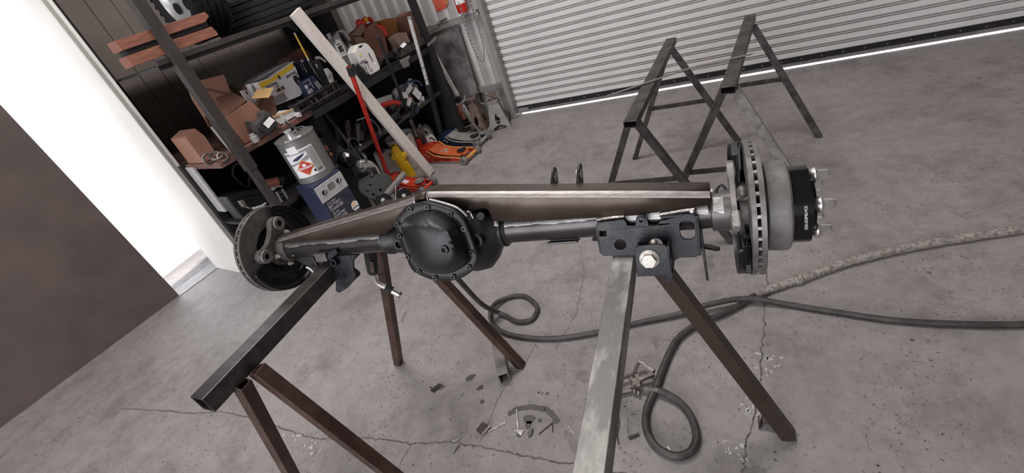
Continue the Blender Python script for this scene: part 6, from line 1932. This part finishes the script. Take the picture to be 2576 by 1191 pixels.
part(t, 'taped_cable', MB().tube(tps, [.0145 + .003 * abs(math.sin(i * 1.9)) + (.005 if 26 < i < 32 else 0) for i in range(len(tps))], 10), 'cable_tape', 'cable wrapped in ragged pale tape')

# steel tube offcut and scraps
g = MB().rtube((-.972, 1.205, .0275), (-.868, 1.015, .0275), .046, .055, .004)
single('tube_offcut', 'short square steel tube offcut on the floor by the saw horse foot', 'offcut', g, 'stand_grey', (-.92, 1.11, 0), bevel=.001)


def scrap(name, label, poly, h, ma, z=0.001, tilt=0.0, group=None):
    cx_, cy_ = sum(p[0] for p in poly) / len(poly), sum(p[1] for p in poly) / len(poly)
    g = MB().prism(poly, lambda a, b, q: Vector((a, b, z + q + max(0, (a - poly[0][0]) * tilt))), 0, h)
    return single(name, label, 'metal scrap', g, ma, (cx_, cy_, 0), group=group, bevel=.0006)


scrap('square_offcut', 'dark square steel offcut beside the small crack junction', [(-.912, .790), (-.878, .778), (-.862, .812), (-.897, .826)], .010, 'scrap_dark')
scrap('metal_strip', 'bright strip standing on edge along the dark square offcut', [(-.880, .776), (-.875, .775), (-.858, .812), (-.863, .814)], .012, 'scrap_steel')
scrap('metal_strip', 'bright flat strip pointing away from the dark square offcut', [(-.866, .797), (-.862, .791), (-.805, .835), (-.808, .847)], .003, 'scrap_steel')
scrap('metal_sliver', 'long bright sliver lying across the curved oil stain', [(-.784, .900), (-.779, .900), (-.742, .812), (-.749, .815)], .003, 'scrap_steel')
scrap('metal_wedge', 'triangular bright steel scrap at the end of the long sliver', [(-.768, .815), (-.722, .822), (-.728, .797)], .004, 'scrap_steel')
scrap('metal_sliver', 'thin dark sliver right of the curved oil stain', [(-.665, .815), (-.662, .812), (-.622, .866), (-.625, .868)], .003, 'scrap_dark')
scrap('metal_sliver', 'short thin sliver hooked off the dark sliver right of the stain', [(-.628, .864), (-.624, .864), (-.612, .828), (-.616, .828)], .003, 'scrap_dark')
scrap('metal_curl', 'small bent shiny scrap below the curved oil stain', [(-.700, .825), (-.690, .83), (-.688, .805), (-.697, .795), (-.704, .805)], .009, 'cast_hub')
scrap('metal_sliver', 'small pale sliver beside the near rail of the right saw horse', [(-.565, .862), (-.562, .864), (-.535, .835), (-.538, .834)], .002, 'scrap_steel')
scrap('metal_wedge', 'tiny pale wedge by the mouth of the square tube offcut', [(-.86, 1.005), (-.835, 1.000), (-.838, .990)], .002, 'scrap_steel')
scrap('metal_curl', 'bent pale scrap lying on the long floor crack', [(-1.005, .735), (-.985, .742), (-.965, .757), (-.962, .750), (-.985, .730)], .004, 'scrap_steel')
scrap('metal_curl', 'curled pale swarf left of the round oil spots', [(-1.075, .905), (-1.07, .908), (-1.048, .930), (-1.045, .948), (-1.041, .946), (-1.044, .925)], .003, 'scrap_steel')
t = thing('bent_clip', 'small dark bent steel clip on the floor left of the tube offcut', 'metal scrap', (-1.18, .955, 0))
part(t, 'flat', MB().prism([(-1.205, .935), (-1.185, .930), (-1.16, .970), (-1.178, .976)], xyz_flat, .001, .004), 'scrap_dark')
part(t, 'upturn', MB().box((-1.188, .936, .013), (.030, .003, .024), Matrix.Rotation(-.5, 3, 'Z')), 'scrap_dark')
t = thing('rusty_bracket', 'small rusty bent bracket behind the foot of the right saw horse', 'metal scrap', (.075, .95, 0))
part(t, 'arch', MB().loft([[Vector((a, y, z)) for y, z in ((.945, z0), (.975, z0), (.975, z0 + .004), (.945, z0 + .004))] for a, z0 in ((.055, .0), (.060, .028), (.085, .030), (.095, .0))]), 'scrap_dark')
part(t, 'tab', MB().box((.050, .957, .014), (.004, .03, .028)), 'scrap_dark')
for k, (pts, lab) in enumerate((([(-.395, .925), (-.385, .90), (-.385, .85), (-.375, .82)], 'thin curled steel shaving nearest the right saw horse rail'), ([(-.36, .92), (-.355, .88), (-.35, .85)], 'straight steel shaving left of the cable loop'), ([(-.35, .935), (-.335, .945), (-.32, .95)], 'short steel shaving below the ground clamp'))):
    single('steel_shaving', lab, 'metal scrap', MB().tube(spline([(a, b, .003) for a, b in pts], 4), .0022, 5), 'scrap_steel' if k != 0 else 'scrap_dark', (pts[0][0], pts[0][1], 0))
scrap('angle_scrap', 'tiny dark angle scrap left of the cable loop', [(-.348, .850), (-.315, .868), (-.312, .862), (-.342, .842)], .008, 'scrap_dark')
scrap('metal_wedge', 'small pale pointed scrap beside the right saw horse rail', [(-.402, .945), (-.392, .93), (-.394, .912)], .003, 'scrap_steel')
single('cigarette_butt', 'white cigarette butt inside the thick cable loop', 'butt', MB().cyl((-.219, .836, .005), (-.210, .822, .005), .0040, n=10), 'box_white', (-.215, .83, 0))
